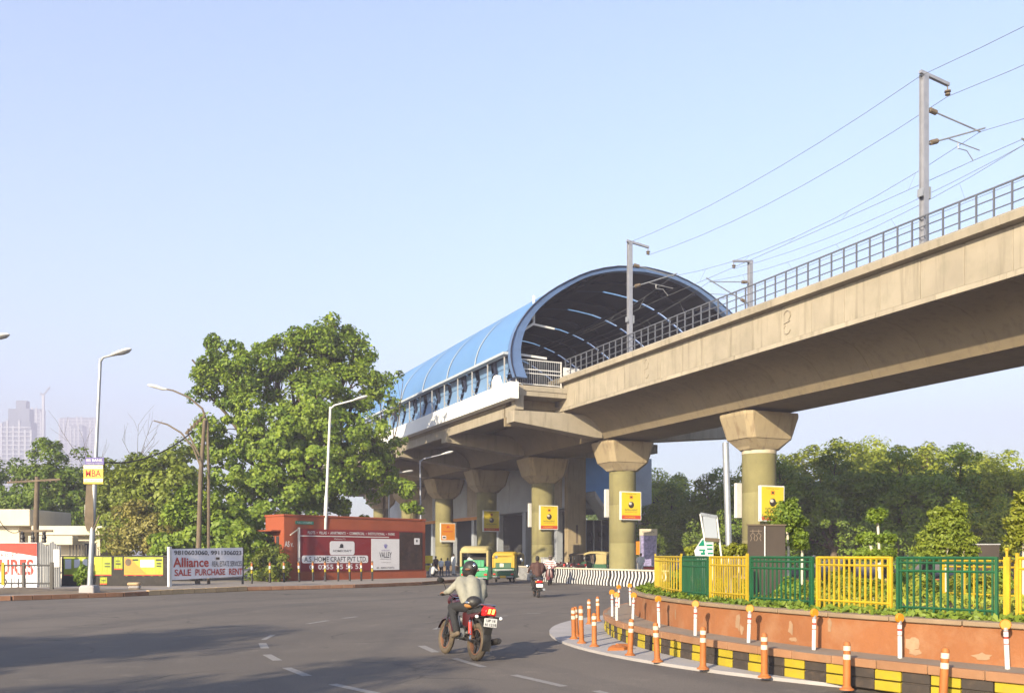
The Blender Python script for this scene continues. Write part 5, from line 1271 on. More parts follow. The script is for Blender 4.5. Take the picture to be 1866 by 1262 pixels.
# ------------------------------------------------------------------ scooter
def scooter(label, loc, rot, scale, col, lit_head=False, group='scooters'):
    p = thing('scooter', label, 'scooter', loc, 0, group); p.rotation_euler = rot; p.scale = (scale,)*3
    wheel('rear_wheel', p, 0, .23, .05, M['black'], 3); wheel('front_wheel', p, 1.2, .23, .045, M['black'], 3)
    rings = []
    for y, w, z0, z1 in ((-.32,.08,.62,.74),(-.25,.16,.5,.76),(.0,.21,.36,.76),(.25,.19,.34,.74),(.42,.13,.36,.7)):
        rings.append([(w*x, y, z0+(z1-z0)*k_) for x, k_ in ((-.6,0),(-1,.3),(-.95,.75),(-.6,1),(.6,1),(.95,.75),(1,.3),(.6,0))])
    MB().loft(rings).build('rear_fairing', col, p, smooth=True, ang=45)
    MB().loft([[(w*x, y, z+dz) for x, dz in ((-1,-.04),(-.8,.03),(.8,.03),(1,-.04))] for y, w, z in ((-.26,.08,.8),(-.1,.14,.82),(.2,.14,.8),(.42,.1,.78))]).build('seat', M['black'], p, smooth=True)
    MB().box(-.17,.17,.38,.88,.26,.31).build('footboard', M['black'], p, bevel=.015)
    MB().loft([[(w*x, y, z+.0) for x, y in ((-1,y0),(-.7,y0+.06),(.7,y0+.06),(1,y0),(.7,y0-.04),(-.7,y0-.04))] for z, w, y0 in ((.28,.16,.9),(.5,.21,.93),(.75,.18,.9),(.95,.1,.86))]).build('leg_shield', col, p, smooth=True, ang=45)
    MB().tube([(0,1.2,.23),(0,.92,.95)], .03, 8).build('steering_column', M['black'], p)
    rings = [[(x, 1.2+.27*math.cos(R(150-22*q)), .23+.27*math.sin(R(150-22*q))+dz) for x, dz in ((-.07,-.03),(-.05,.01),(.05,.01),(.07,-.03))] for q in range(7)]
    MB().loft(rings, caps=False, closed=False).build('front_mudguard', col, p, smooth=True)
    hb = MB().tube([(-.33,.8,1.0),(-.15,.86,1.02),(.15,.86,1.02),(.33,.8,1.0)], .014, 8).build('handlebar', M['black'], p)
    hd = MB().loft([[(w*math.cos(q*math.pi/6), y, 1.0+h_*math.sin(q*math.pi/6)) for q in range(12)] for y, w, h_ in ((.8,.08,.06),(.88,.13,.1),(.98,.1,.09))]).build('head_cowl', col, p, smooth=True); MB().sph((0,.98,1.0),(.085,.03,.075),12,8).build('headlamp', M['headlit'], hd, smooth=True)
    for sg in (-1,1):
        mr = MB().tube([(sg*.2,.84,1.03),(sg*.3,.82,1.2)], .008, 6).build('mirror_stem', M['chrome'], p); MB().sph((sg*.32,.82,1.25),(.06,.015,.06),12,8).build('mirror', M['chrome'], mr, smooth=True)
    MB().box(-.11,.11,-.35,-.3,.6,.69).build('tail_light', M['tail'], p, bevel=.01)
    pl_ = MB().box(-.13,.13,-.372,-.362,.43,.56).build('number_plate', M['headlit'], p)
    MB().obox((0,-.33,.42),(.07,0,0),(0,.006,0),(0,-.03,.16)).build('mud_flap', M['black'], p)
    MB().tube([(.14,.2,.28),(.17,-.1,.3),(.18,-.35,.34)], [.03,.05,.045], 10).build('silencer', M['galv'], p, smooth=True)
    for sg in (-1,1): MB().sph((sg*.13,-.29,.64),(.03,.03,.04),8,6).build('indicator', M['adorange'], p)
    MB().tube([(-.2,.0,.74),(-.21,-.25,.78),(.21,-.25,.78),(.2,.0,.74)], .013, 6).build('grab_rail', M['chrome'], p)
    return p
M['scootdark'] = pm('dark_scooter_paint', (.03,.022,.024), .35, .1, 4, spec=.6)
M['scootgrey'] = pm('maroon_scooter_paint', (.12,.03,.03), .35, .1, 4, spec=.6)
Js = dict(pelvis=(0,.18,.9), chest=(0,.26,1.27), neck=(0,.28,1.42), head=(0,.31,1.55), shl=(-.2,.26,1.33), ell=(-.33,.36,1.1), wrl=(-.3,.7,1.02), shr=(.2,.26,1.33), elr=(.34,.36,1.1), wrr=(.3,.7,1.02),
          hipl=(-.1,.2,.87), hipr=(.1,.2,.87), knl=(-.2,.6,.8), knr=(.2,.6,.8), anl=(-.14,.56,.4), anr=(.14,.56,.4), toel=(-.14,.73,.35), toer=(.14,.73,.35))
c1 = G(981, 1088); rt = (0, 0, R(6))
scooter('dark scooter seen from behind in mid road, ridden by the brown jacket', c1, rt, .93, M['scootdark'])
J2 = dict(Js)
person('rider in dark brown jacket on the dark scooter, seen from behind', J2, c1, rt, 'shirtbrown', 'trouserdark', .93, grip=True, voxel=.016)
c2 = G(1004, 1064.5); rt2 = (0, 0, R(172))
scooter('maroon scooter coming towards the camera by the striped barrier', c2, rt2, .93, M['scootgrey'])
person('rider in red and white striped top on the oncoming maroon scooter', dict(Js), c2, rt2, 'striped', 'trouserdark', .93, grip=True, voxel=.018, helmet='brown')

# ------------------------------------------------------------------ auto rickshaws (rear axle above the origin, +y forward)
def rickshaw(label, loc, rz, scale, body, lower, canopy, curtain=False):
    p = thing('auto_rickshaw', label, 'auto rickshaw', loc, rz, 'auto rickshaws'); p.scale = (scale,)*3
    for x in (-.52,.52):
        w_ = link('rear_wheel', None, p, (x,0,.2)); MB().torus((0,0,0), .15,.05,'x',20,8,ry=.05).build('tyre', M['black'], w_, smooth=True); MB().cyl((-.03,0,0),(.03,0,0),.1,n=12).build('rim', M['galv'], w_)
    w_ = link('front_wheel', None, p, (0,1.75,.2)); MB().torus((0,0,0), .15,.05,'x',20,8,ry=.05).build('tyre', M['black'], w_, smooth=True); MB().cyl((-.03,0,0),(.03,0,0),.1,n=12).build('rim', M['galv'], w_)
    # lower tub
    MB().prism([(-.48,.38),(-.5,.75),(-.44,.86),(.5,.86),(.55,.42),(1.15,.36),(1.15,.26),(-.4,.26)], 'x', -.64, .64).build('lower_body', body, p, bevel=.03)
    MB().prism([(-.52,.4),(-.53,.62),(-.485,.64),(-.485,.4)], 'x', -.6, .6).build('tail_panel', lower, p, bevel=.008)
    tb = MB().box(-.46,.46,-.52,-.47,.82,1.14).build('tailboard', body, p, bevel=.02)
    MB().box(-.2,.02,-.53,-.522,.9,1.1).build('sticker', M['cream'], tb); 
    for x in (-.33,.14,.3): MB().box(x-.008,x+.008,-.526,-.521,.84,1.12).build('seam', M['autodark'], tb)
    for z in (.68,.74): MB().box(-.5,.5,-.526,-.505,z,z+.035).build('pale_stripe', M['corr'], p)
    # canopy: roof with rounded edges, rear pillars
    rings = []
    for y, h_, w in ((-.5,1.62,.56),(-.4,1.72,.62),(.3,1.78,.64),(.9,1.76,.63),(1.35,1.64,.56)):
        rings.append([(-w,y,h_-.16),(-w,y,h_-.08),(-w*.85,y,h_),(w*.85,y,h_),(w,y,h_-.08),(w,y,h_-.16)])
    MB().loft(rings).build('canopy_roof', canopy, p, smooth=True, ang=50)
    for sg in (-1,1):
        MB().prism([(-.5,.84),(-.5,1.52),(-.42,1.58),(-.3,1.58),(-.3,.84)], 'x', sg*.6-.05, sg*.6+.05).build('rear_pillar', canopy, p, bevel=.02)
        MB().prism([(-.3,.84),(-.3,1.56),(.35,1.58),(.3,1.2),(.4,.84)], 'x', sg*.62-.02, sg*.62+.02).build('side_curtain', canopy, p)
        MB().tube([(sg*.58,1.1,.5),(sg*.56,1.2,1.1),(sg*.54,1.28,1.62)], .03, 8).build('front_pillar', M['blackpaint'], p)
        mr = MB().tube([(sg*.6,1.2,1.2),(sg*.78,1.2,1.25)], .012, 6).build('mirror_stem', M['black'], p); MB().sph((sg*.8,1.19,1.27),(.07,.02,.08),12,8).build('mirror', M['headlit'], mr, smooth=True)
        MB().box(sg*.52-.07,sg*.52+.07,-.545,-.53,.45,.53).build('tail_light', M['tail'], p)
    if curtain: MB().box(-.55,.55,-.5,-.46,.86,1.56).build('rear_curtain', canopy, p, bevel=.01)
    MB().box(-.58,.58,-.05,.08,.86,1.3).build('seat_back', M['black'], p, bevel=.03); MB().box(-.58,.58,.08,.5,.86,.94).build('seat', M['black'], p, bevel=.03)
    MB().prism([(1.15,.26),(1.15,.95),(1.3,1.02),(1.62,.95),(1.72,.6),(1.55,.38),(1.3,.26)], 'x', -.5, .5).build('front_cowl', body, p, bevel=.05)
    MB().obox((0,1.3,1.32),(.5,0,0),(0,.01,0),(0,.04,.3)).build('windscreen', M['glass'], p)
    hl = MB().cyl((0,1.66,.78),(0,1.74,.77),.09,n=16).build('headlamp', M['chrome'], p)
    MB().prism([(1.5,.42),(1.75,.46),(2.0,.36),(2.0,.3),(1.75,.4),(1.5,.36)], 'x', -.12, .12).build('front_mudguard', lower, p, bevel=.01)
    MB().tube([(-.6,-.6,.34),(.6,-.6,.34)], .025, 8).build('bumper', M['galv'], p); MB().box(-.17,.17,-.63,-.62,.28,.4).build('number_plate', M['autoyellow'], p)
    for x in (-.35,.35): MB().box(x-.15,x+.15,-.5,-.49,.2,.36).build('mud_flap', M['black'], p)
    return p
a1 = G(866, 1066)
rickshaw('green auto rickshaw with cream roof seen from behind beside the kerb', (a1.x, a1.y+.6, 0), R(-6), 1.16, M['autogreen'], M['autogreen'], M['autocream'])
bd = thing('cloth_bundle', 'pale pink bundle riding in the back of the green rickshaw', 'bundle', (a1.x-.3, a1.y+.62, 1.0))
MB().loft([[(w*math.cos(q*math.pi/5)*1.3, w*math.sin(q*math.pi/5)*.6, z+.03*math.sin(q*2.1)) for q in range(10)] for z, w in ((.0,.2),(.12,.26),(.3,.2),(.45,.09),(.5,.03))]).build('cloth', M['clothpale'], bd, smooth=True)
a2 = G(921, 1063)
rickshaw('dark green auto rickshaw with yellow canvas just ahead of the cream-roofed one', (a2.x-.05, a2.y+2.6, 0), R(-10), 1.0, M['autodark'], M['autodark'], M['autoyellow'], True)
rickshaw('cream-roofed rickshaw facing the camera behind the barrier', (AT(938,70), 71.5, 0), R(165), 1.0, M['autocream'], M['autogreen'], M['autocream'])
rickshaw('rickshaw mostly hidden behind the pier of the striped barrier', (AT(1100,72), 72, 0), R(60), 1.05, M['autodark'], M['autodark'], M['autocream'])
rickshaw('dark parked rickshaw in the shade beyond the barrier', (AT(1068,78), 78, 0), R(100), 1.0, M['autodark'], M['blackpaint'], M['brown'])
for i, (px, y, rz, lb) in enumerate(((1022,72,70,'parked motorcycle leftmost in the row beyond the barrier'),(1034,73,80,'parked motorcycle second from the left beyond the barrier'),(1046,74,95,'parked motorcycle third from the left beyond the barrier'),(1058,72,110,'parked motorcycle nearest the dark rickshaw beyond the barrier'))):
    o = copy_tree(mc); o.location = (AT(px,y), y, 0); o.rotation_euler = (0, R(-9), R(rz)); o.scale = (1,1,1); tag(o, lb, 'motorcycle', 'motorcycles parked beyond the barrier')
    for ch in o.children:
        if ch.name.startswith('tail_light'):
            for k_ in ch.children: COL.objects.unlink(k_)

# ------------------------------------------------------------------ people on foot
def standing(w=1.0, arm=(.22,.0), bend=.0):
    return dict(pelvis=(0,0,.93), chest=(0,.0,1.3), neck=(0,0,1.46), head=(0,.02,1.6), shl=(-.19,0,1.38), ell=(-.24,-.02,1.12), wrl=(-.23,.08+bend,.9+bend), shr=(.19,0,1.38), elr=(.24,-.02,1.12), wrr=(.23,.1+bend,.9+bend*1.2),
                hipl=(-.09,0,.9), hipr=(.09,0,.9), knl=(-.1,.03,.5), knr=(.12,.03,.5), anl=(-.11,-.02,.09), anr=(.13,.04,.09), toel=(-.13,.13,.05), toer=(.16,.19,.05))
y = 66.0
person('man in pale shirt and trousers standing on the pavement behind the rickshaw', standing(bend=.05), (AT(826,y), y, PZ), (0,0,R(-60)), 'shirtwhite', 'clothpale', .9, voxel=.02)
y = 62.5
person('child in white top standing left of the standing man', standing(), (AT(804,y), y, PZ), (0,0,R(-20)), 'shirtwhite', 'trouserdark', .72, voxel=.02, sleeves=False)
person('child in blue-grey clothes next to the standing man', standing(bend=.08), (AT(815,y), y+.4, PZ), (0,0,R(15)), 'shirtblue', 'shirtblue', .73, voxel=.02)
y = 60.0
Jq = dict(pelvis=(0,0,.2), chest=(0,.1,.55), neck=(0,.16,.7), head=(0,.2,.83), shl=(-.19,.12,.62), ell=(-.26,.3,.45), wrl=(-.14,.46,.48), shr=(.19,.12,.62), elr=(.26,.3,.45), wrr=(.14,.46,.48),
          hipl=(-.1,.03,.18), hipr=(.1,.03,.18), knl=(-.16,.4,.5), knr=(.16,.4,.5), anl=(-.14,.36,.09), anr=(.14,.36,.09), toel=(-.15,.54,.05), toer=(.15,.54,.05))
person('man in grey clothes squatting at the right end of the red kiosk', Jq, (AT(785,y), y, PZ), (0,0,R(-50)), 'clothpale', 'trouserdark', 1.0, voxel=.02)
person('man in dark clothes standing in the shade by the kiosk corner', standing(), (AT(793,64), 64.5, PZ), (0,0,R(40)), 'shirtbrown', 'trouserdark', .8, voxel=.022)
y = 66.5
person('man in white shirt standing beside the violet poster stand', standing(bend=.12), (AT(1168,y), y, 0), (0,0,R(160)), 'shirtwhite', 'clothpale', 1.0, voxel=.022)
y = 61.0; yb_ = thing('yellow_box', 'small yellow box sign at the right end of the red kiosk', 'sign', (AT(780,y), y, PZ), R(20))
MB().box(-.3,.3,-.1,.1,.9,1.4).build('upper_panel', M['adyellow'], yb_, bevel=.01); MB().box(-.2,.25,-.1,.1,.4,.75).build('lower_panel', M['adyellow'], yb_, bevel=.01); MB().cyl((0,0,0),(0,0,.9),.03,n=8).build('post', M['blackpaint'], yb_)
# ------------------------------------------------------------------ trees and plants
LM = {
 'big': leafmat('broad_leaf', (.06,.125,.008), (.25,.32,.032), .38),
 'dark': leafmat('dark_leaf', (.06,.12,.01), (.2,.27,.03), .36),
 'olive': leafmat('olive_leaf', (.085,.13,.012), (.27,.31,.04), .38),
 'dry': leafmat('dry_leaf', (.13,.12,.03), (.26,.23,.055), .3),
 'right': leafmat('acacia_leaf', (.13,.19,.01), (.42,.45,.05), .42),
 'yel': leafmat('yellow_green_leaf', (.16,.2,.015), (.34,.34,.04), .35),
 'shrub': leafmat('shrub_leaf', (.07,.13,.012), (.22,.28,.03), .34),
}
def leafmesh(name, C, Rr, per, size, mat, seed, up=.25, asp=.55, shell=.55):
    rg = np.random.default_rng(seed); C = np.asarray(C, float); Rr = np.asarray(Rr, float); k = len(C)
    idx = np.repeat(np.arange(k), per); n = len(idx)
    d = rg.normal(size=(n,3)); d[:,2] += up; d /= np.linalg.norm(d, axis=1)[:,None]
    rad = Rr[idx]*(shell+(1.05-shell)*rg.random(n)**.7)
    p = C[idx]+d*rad[:,None]*np.array([1,1,.8])
    cc = C.mean(0); dl = p-cc; dl /= np.linalg.norm(dl, axis=1)[:,None]+1e-6
    nrm = d*.55+dl*.45+rg.normal(size=(n,3))*.38; nrm[:,2] += .2; nrm /= np.linalg.norm(nrm, axis=1)[:,None]
    t = rg.normal(size=(n,3)); t[:,2] -= .3; t -= (t*nrm).sum(1)[:,None]*nrm; t /= np.linalg.norm(t, axis=1)[:,None]; b = np.cross(nrm, t)
    L = size*(.6+.8*rg.random(n))[:,None]; W = L*asp
    v = np.stack([p-t*L*.5, p+b*W*.5-t*L*.08+nrm*L*.06, p+t*L*.5-nrm*L*.08, p-b*W*.5-t*L*.08+nrm*L*.06], 1).reshape(-1,3)
    me = bpy.data.meshes.new(name); me.vertices.add(4*n); me.vertices.foreach_set('co', v.reshape(-1).astype(np.float32))
    me.loops.add(4*n); me.loops.foreach_set('vertex_index', np.arange(4*n, dtype=np.int32)); me.polygons.add(n)
    me.polygons.foreach_set('loop_start', np.arange(0,4*n,4,dtype=np.int32)); me.update(calc_edges=True); me.materials.append(mat)
    return me
def clumps(lobes, n, cr, seed, surf=.62):
    rg = np.random.default_rng(seed); vol = np.array([l[3]**2.4 for l in lobes]); pr = vol/vol.sum(); out = []; rr = []
    for i in range(n):
        l = lobes[rg.choice(len(lobes), p=pr)]; d = rg.normal(size=3); d /= np.linalg.norm(d); q = l[3]*(surf+(1-surf)*rg.random()) if rg.random() < .75 else l[3]*rg.random()*surf
        out.append((l[0]+d[0]*q, l[1]+d[1]*q, l[2]+d[2]*q*.85)); rr.append(cr*(.55+.8*rg.random()))
    return out, rr
def treeparts(lobes, seed, tr, lean=(0,0), n=60, per=120, cr=.9, leaf=.28, lm='big', fork=.35, twigs=.5, asp=.55):
    rnd = random.Random(seed); zt = max(l[2] for l in lobes); z0 = min(l[2] for l in lobes)
    C, Rr = clumps(lobes, n, cr, seed)
    b = MB(); fk = Vector((lean[0], lean[1], zt*fork)); b.tube([(0,0,-.1),(lean[0]*.3,lean[1]*.3,fk.z*.4),fk], [tr*1.25,tr,tr*.8], 10)
    lob = []
    for l in lobes:
        c = Vector(l[:3]); mid = fk.lerp(c,.5)+Vector((rnd.uniform(-.4,.4),rnd.uniform(-.4,.4),.3)); b.tube([fk-Vector((0,0,.2)), mid, c], [tr*.55,tr*.38,tr*.16], 7); lob.append((c,l[3]))
    for i, c in enumerate(C):
        if rnd.random() < twigs:
            c = Vector(c); q = min(lob, key=lambda x: (x[0]-c).length-x[1]); st_ = q[0].lerp(fk, rnd.uniform(0,.3)); b.tube([st_, st_.lerp(c,.6)+Vector((0,0,.15)), c], [tr*.14,tr*.08,tr*.03], 4)
    return b.mesh('trunk', M['bark'], smooth=True), leafmesh('crown', C, Rr, per, leaf, LM[lm], seed+100, asp=asp)
def tree(label, x, y, lobes, cat='tree', name='tree', group=None, base=0, **kw):
    t = thing(name, label, cat, (x, y, base), 0, group); a, b = treeparts([(l[0]-x, l[1]-y, l[2]-base, l[3]) for l in lobes], **kw)
    link('trunk', a, t); link('crown', b, t); return t
def lob(px, py, y, r): return (AT(px,y), y, ZA(py,y), r)
# the big broad-leaved tree behind the kiosk
BL = [lob(430,690,63,2.6),lob(400,660,64,1.5),lob(500,680,64,2.6),lob(590,650,65,2.4),lob(612,612,65,1.5),lob(560,740,62,3.0),lob(450,780,62,2.6),lob(650,730,64,2.2),lob(690,800,63,1.9),lob(640,830,62,2.4),lob(540,850,61,2.8),
      lob(430,870,60,2.5),lob(470,930,58.5,2.0),lob(560,920,61,2.0),lob(660,895,64,1.8),lob(700,870,64.5,1.5),lob(400,940,57,1.7),lob(610,890,62,2.2),lob(590,790,62,2.6),lob(500,790,61,2.6),lob(500,890,59.5,2.2),lob(690,830,64,1.6),lob(380,720,63,1.4),lob(385,800,61,1.6),lob(650,680,65,1.7),lob(630,940,64,1.3),lob(470,650,64,1.7),lob(540,650,64.5,2.0),lob(555,618,65,1.1),lob(645,650,65,1.3),lob(612,590,65,.7),lob(520,628,65,.9),lob(405,630,64,.9),lob(365,690,63,.9),lob(600,592,65,.5),lob(655,618,65,.5),lob(572,598,65,.4),lob(500,622,65,.5),lob(375,632,64,.4),lob(700,700,65,.6),lob(350,655,64,.35)]
tree('big spreading broad-leaved tree behind the red kiosk', AT(540,66), 66, BL, seed=11, tr=.38, n=600, per=150, cr=.62, leaf=.22, lm='big', fork=.3, asp=.8)
# small branches reaching out at the tree's right side over the station
tree('sparse sapling branch reaching before the blue roof', AT(700,64.5), 64.5, [lob(715,745,64,1.0),lob(735,690,64,.6),lob(690,700,64,1.0),lob(725,800,64,.8)], name='sapling', seed=23, tr=.1, n=26, per=34, cr=.5, leaf=.28, lm='big', fork=.5)
tree('leafy sapling at the right end of the kiosk roof', AT(752,62.5), 62.5, [lob(745,890,62.5,.7),lob(752,925,62.5,.6),lob(730,955,62,.4)], name='sapling', seed=24, tr=.06, n=16, per=60, cr=.42, leaf=.3, lm='big', fork=.4)
# trees on the left
tree('dark round tree rising before the hazy towers', AT(85,72), 72, [lob(90,835,72,2.4),lob(45,880,72,2.2),lob(125,885,72,2.2),lob(80,920,71,2.6),lob(25,930,70,1.8),lob(140,940,71,1.8)], seed=31, tr=.3, n=150, per=110, cr=.7, leaf=.28, lm='dark', fork=.3)
tree('olive tree standing left of the brown pole pair', AT(290,58), 58, [lob(300,840,58,1.6),lob(270,880,57.5,1.8),lob(330,890,57,1.7),lob(300,940,56,1.8),lob(345,960,55,1.4)], seed=32, tr=.24, n=130, per=100, cr=.6, leaf=.26, lm='olive', fork=.3, asp=.7)
tree('yellowish tree behind the lamp post with small signs', AT(215,60), 60, [lob(225,860,60,1.6),lob(200,910,59,1.6),lob(250,930,58,1.6),lob(225,975,57,1.6)], seed=33, tr=.2, n=110, per=95, cr=.6, leaf=.22, lm='olive', fork=.3)
tree('dry brownish bush tree behind the black wall', AT(265,54), 54, [lob(250,940,54,1.1),lob(275,975,53.5,1.2),lob(300,985,53,1.0),lob(230,985,53,1.0)], seed=34, tr=.12, n=70, per=90, cr=.5, leaf=.2, lm='dry', fork=.3)
tree('dense green tree behind the white banner', AT(350,53), 53, [lob(340,930,53,1.3),lob(400,950,53,1.5),lob(370,990,51.5,1.5),lob(430,990,52,1.5),lob(300,1000,50.5,1.2)], seed=35, tr=.16, n=130, per=95, cr=.5, leaf=.26, lm='big', fork=.3, asp=.7)
tree('pale green tree in the gap above the cream hut', AT(165,80), 80, [lob(170,880,80,1.8),lob(190,930,80,2.2),lob(150,960,79,2.0)], seed=36, tr=.2, n=90, per=90, cr=.7, leaf=.3, lm='olive', fork=.3)
tree('dark tree at the left edge behind the cream hut', AT(-20,76), 76, [lob(-20,880,76,2.4),lob(0,930,75,2.0),lob(-60,920,76,2.4)], seed=37, tr=.22, n=100, per=90, cr=.7, leaf=.3, lm='dark', fork=.3)
# bare tree
bt = thing('bare_tree', 'bare leafless tree with fine twigs left of the lamp arm', 'tree', (AT(218,62), 62, 0)); b = MB(); rnd = random.Random(5)
def twig(p, d, L, r, k):
    q = p+d*L; b.tube([p, p.lerp(q,.5)+Vector((rnd.uniform(-.1,.1),0,rnd.uniform(-.05,.1))), q], [r,r*.8,r*.55], 5)
    if k:
        for i in range(3): twig(p.lerp(q, rnd.uniform(.5,1)), (d+Vector((rnd.uniform(-.8,.8),rnd.uniform(-.6,.6),rnd.uniform(-.1,.5)))).normalized(), L*rnd.uniform(.45,.7), r*.5, k-1)
twig(Vector((0,0,0)), Vector((0,0,1)), 6.2, .07, 3); b.build('trunk', M['bark'], bt)
# shrubs by the pavement
def shrub(label, x, y, h, w, lm='shrub', n=22, per=110, leaf=.14, seed=1, base=PZ, group=None, name='shrub', cr=None):
    return tree(label, x, y, [(x,y,base+h*.35,w*.55),(x+w*.2,y,base+h*.65,w*.42),(x-w*.22,y,base+h*.6,w*.4)], cat='shrub', name=name, group=group, base=base, seed=seed, tr=.04, n=n, per=per, cr=cr or w*.22, leaf=leaf, lm=lm, fork=.25)
p = G(484,1060,PZ); shrub('bushy shrub at the left end of the red kiosk', p.x, p.y+1.2, 2.0, 1.7, n=34, per=120, leaf=.17, seed=41, lm='olive')
p = G(470,1060,PZ); shrub('shrub between the banner and the leftmost bollards', p.x-.6, p.y+2.5, 1.9, 1.6, n=30, per=110, leaf=.16, seed=42)
p = G(140,1082,0); shrub('small dark upright bush at the foot of the lamp post', p.x, p.y+.6, 1.3, .7, n=24, per=110, leaf=.11, seed=43, lm='dark', base=.1)
# trees beyond the viaduct on the right: three kinds, copied
def proto(seed, lm, leaf=.23):
    rnd = random.Random(seed); L = []
    for i in range(11):
        a = 2*math.pi*i/11*1.7; r_ = rnd.uniform(.8,3.2); L.append((r_*math.cos(a), r_*math.sin(a), rnd.uniform(4.2,8.0)-r_*.35, rnd.uniform(1.6,2.4)))
    L += [(0,0,8.3,1.5),(1.5,-2,3.2,2.0),(-1.7,-1.6,3.0,2.0),(0,-2.4,2.6,1.8)]
    return treeparts(L, seed=seed, tr=.28, n=230, per=120, cr=.72, leaf=leaf, lm=lm, fork=.3)
PR = [proto(51,'right'), proto(52,'right'), proto(53,'dark')]
RT = [(1195,92,.95,'tree just right of the pier behind the striped barrier',0),(1250,96,1.0,'light topped tree second right of the barrier pier',1),(1310,90,.92,'tree behind the shiny steel pole',2),(1375,94,1.0,'tree directly behind the pier nearest the roundabout',0),
      (1470,72,.97,'dark tree just right of the pier nearest the roundabout',1),(1545,70,1.02,'tall tree above the small ball topiary',1),(1620,73,1.03,'tallest leafy tree right of the near pier',0),(1690,68,.98,'tree rising above the bushy cone shrub',1),(1765,70,.97,'tree left of the last tree at the right edge',1),(1835,66,.85,'last tree in full view near the right edge',0),(1930,66,.72,'tree cut by the right edge of the picture',1),
      (1430,100,1.0,'tree far behind between the near pier and the dark tree',1),(1520,62,.8,'low dark tree in the shade under the tall trees, left',2),(1640,60,.78,'low dark tree in the shade under the tall trees, middle',2),(1750,58,.78,'low dark tree in the shade under the tall trees, right',2),(1840,56,.72,'low tree in the shade near the right edge',0),(1290,72,.72,'low dark tree behind the leaning sign frame',2),(1225,78,.7,'low dark tree right of the poster stand',2),(1420,66,.75,'low dark tree behind the dark board',2)]
for i, (px, y, s_, lb, k) in enumerate(RT):
    t = thing('tree', lb+' beyond the viaduct' if 'beyond' not in lb else lb, 'tree', (AT(px,y), y, 0), i*1.9, 'trees beyond the viaduct'); t.scale = (s_*1.3, s_*1.2, s_*1.08)
    link('trunk', PR[k][0], t); link('crown', PR[k][1], t)
# a far wood closing the horizon
rg = np.random.default_rng(77); C = []; Rr = []
for i in range(1500):
    x = rg.uniform(-260,260); C.append((x, rg.uniform(150,215), rg.uniform(0,9)+2*math.sin(x*.06))); Rr.append(rg.uniform(1.2,2.4))
link('far_wood', leafmesh('far_wood', C, Rr, 34, 1.1, LM['dark'], 78), kind='stuff', label='distant belt of trees along the horizon', cat='trees')
# roadside trees standing left of the camera, out of the picture
for i, (x, y, s_, lb) in enumerate(((-17,.0,1.0,'roadside tree out of view at the left'),(-13.5,-6,.95,'roadside tree out of view behind the camera'),(-21.5,2,.85,'roadside tree out of view farther left'))):
    t = thing('tree', lb, 'tree', (x,y,0), i*2.1, 'roadside trees out of view'); t.scale = (s_,)*3; link('trunk', PR[0][0], t); link('crown', PR[0][1], t)

# ------------------------------------------------------------------ planting on the island
rg = np.random.default_rng(5); C = []; Rr = []
for i in range(1500):
    a = rg.uniform(R(135), R(262)); r_ = RW-.1-rg.random()*.75; C.append(P_(r_, a, .82+rg.random()*.07)); Rr.append(.04+.06*rg.random())
link('ground_cover', leafmesh('ground_cover', C, Rr, 12, .085, LM['shrub'], 6, asp=.5), kind='stuff', label='low leafy ground cover along the planter edge', cat='plants')
C = []; Rr = []
for i in range(900):
    a = rg.uniform(R(130), R(262)); r_ = RW-.9-rg.random()*6; C.append(P_(r_, a, .78+rg.random()*.08)); Rr.append(.1+.14*rg.random())
link('grass', leafmesh('grass', C, Rr, 16, .13, LM['yel'], 8, asp=.3), kind='stuff', label='light green grass inside the island fence', cat='grass')
def topiary(label, px, y, balls, stems, lm='shrub', seed=1, leaf=.055, per=280):
    x = AT(px,y); t = thing('topiary', label, 'shrub', (x, y, IZ)); b = MB()
    for s_ in stems: b.tube([(AT(q[0],y)-x, 0, ZA(q[1],y)-IZ) for q in s_], [.035]+[.024]*(len(s_)-1), 7)
    b.build('trunk', M['reflect'], t, smooth=True); C = []; Rr = []; rg = np.random.default_rng(seed)
    for bx, by, r_, fl in balls:
        for i in range(int(26*max(1,(r_/.25)**1.7))):
            d = rg.normal(size=3); d /= np.linalg.norm(d); q = r_*(.45+.5*rg.random()); C.append((AT(bx,y)-x+d[0]*q, d[1]*q, ZA(by,y)-IZ+d[2]*q*fl)); Rr.append(r_*.28+.02)
    link('crown', leafmesh('crown', C, Rr, max(20,per//8), leaf, LM[lm], seed+1, asp=.6), t)
topiary('pruned tree with a wide leafy head beside the dark board', 1437, 18.5, [(1428,945,.36,.75),(1448,955,.25,.8),(1415,960,.22,.7),(1456,985,.26,.8),(1438,920,.2,.8)], [((1436,1085),(1437,1000),(1434,960)),((1460,1085),(1462,1000))], seed=61)
topiary('small ball topiary on a thin stem with two side pads', 1602, 18.0, [(1598,940,.2,.9),(1579,980,.19,.55),(1613,980,.18,.55),(1590,1010,.2,.5),(1618,1008,.2,.5),(1572,1008,.14,.5)], [((1604,1085),(1602,1000),(1599,945)),((1603,1040),(1590,1005),(1583,985))], seed=62)
topiary('cone shaped bushy shrub behind the green fence panel', 1722, 17.0, [(1742,930,.2,1.1),(1705,935,.12,1),(1735,960,.3,1),(1700,978,.3,.9),(1755,978,.26,.9),(1690,1000,.26,.8),(1725,1000,.32,.8),(1765,1003,.2,.8),(1718,950,.2,1)], [((1722,1095),(1722,1030),(1728,985)),((1756,1085),(1756,1000))], seed=63, lm='olive')
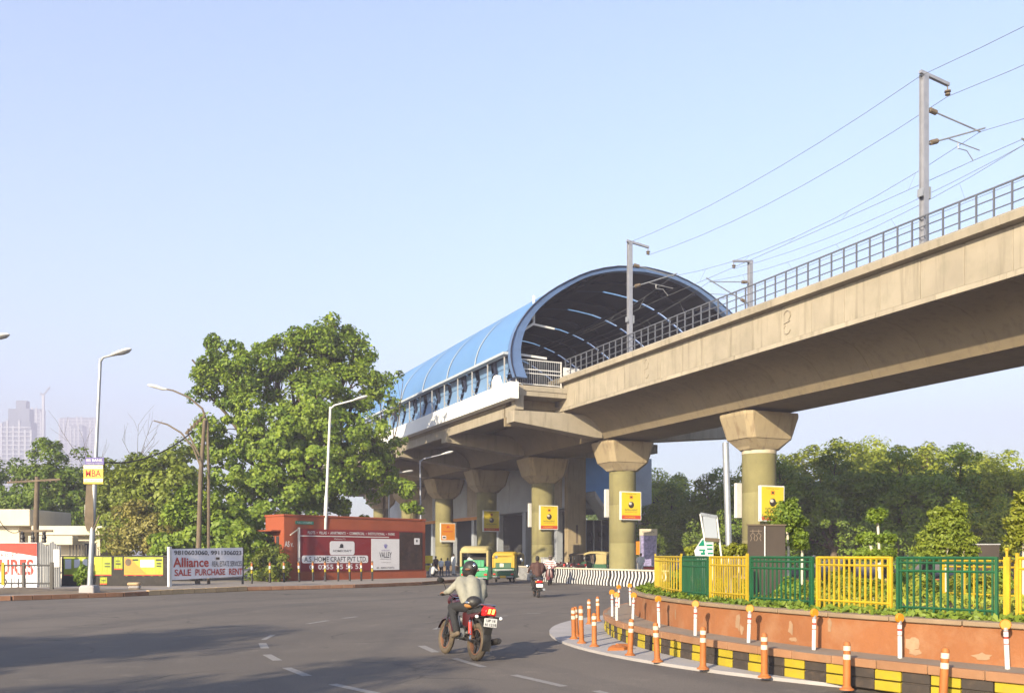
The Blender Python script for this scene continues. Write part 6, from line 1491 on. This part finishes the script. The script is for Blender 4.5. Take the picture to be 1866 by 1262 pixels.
topiary('bright conical shrub cut by the right edge', 1862, 14.5, [(1866,915,.2,1.2),(1858,945,.24,1.1),(1872,960,.3,1.1),(1862,985,.28,1),(1880,935,.25,1)], [((1866,1100),(1866,980))], seed=64, lm='yel')
topiary('pale yellow-green shrub behind the leaning sign frame', 1345, 19.0, [(1343,1000,.2,.6),(1358,1002,.18,.6),(1325,1004,.2,.6),(1300,1002,.2,.6),(1262,1004,.18,.6)], [((1345,1085),(1345,1005)),((1300,1085),(1300,1005)),((1262,1085),(1262,1005))], seed=65, lm='yel')
k_ = 0
for px, y, r_, lm in ((1560,16.5,.22,'olive'),(1590,15.5,.2,'shrub'),(1680,19,.25,'yel'),(1800,16,.28,'yel'),(1820,19,.3,'shrub'),(1650,21,.3,'olive'),(1440,15.8,.2,'shrub'),(1530,20,.3,'olive'),(1760,21,.3,'yel')):
    lb = ['olive shrub behind the left half of the large yellow panel','green shrub behind the middle of the large yellow panel','yellow-green shrub behind the gap right of the yellow panel','yellow-green low shrub behind the right end of the green panel','round green shrub before the plain dark board','olive shrub deep behind the yellow panel edge','low shrub behind the green panel before the dark board','olive shrub deep behind the large yellow panel','yellow-green shrub deep behind the cone shrub'][k_]
    py = HZ + F*(HC-1.02)/y
    topiary(lb, px, y, [(px,py-2,r_,.8),(px+10,py+4,r_*.8,.8),(px-12,py+5,r_*.7,.8)], [((px,py+30),(px,py))], seed=70+k_, lm=lm); k_ += 1
p = BP[0]; shrub('shrub at the near end of the striped barrier', p.x+.6, p.y-.2, 1.0, .9, n=20, per=90, leaf=.1, seed=91, base=0)

# ------------------------------------------------------------------ haze
hz = bpy.data.materials.new('haze_air'); hz.use_nodes = True; nt = hz.node_tree
for n_ in list(nt.nodes): nt.nodes.remove(n_)
ou = nt.nodes.new('ShaderNodeOutputMaterial'); pv = nt.nodes.new('ShaderNodeVolumePrincipled')
pv.inputs['Color'].default_value = (.72,.7,.9,1); pv.inputs['Density'].default_value = .0009; pv.inputs['Anisotropy'].default_value = .0
nt.links.new(pv.outputs[0], ou.inputs['Volume'])
MB().box(-1200,1200,-60,2050,-1,310).build('haze', hz, kind='stuff', label='pale haze filling the air', cat='haze')
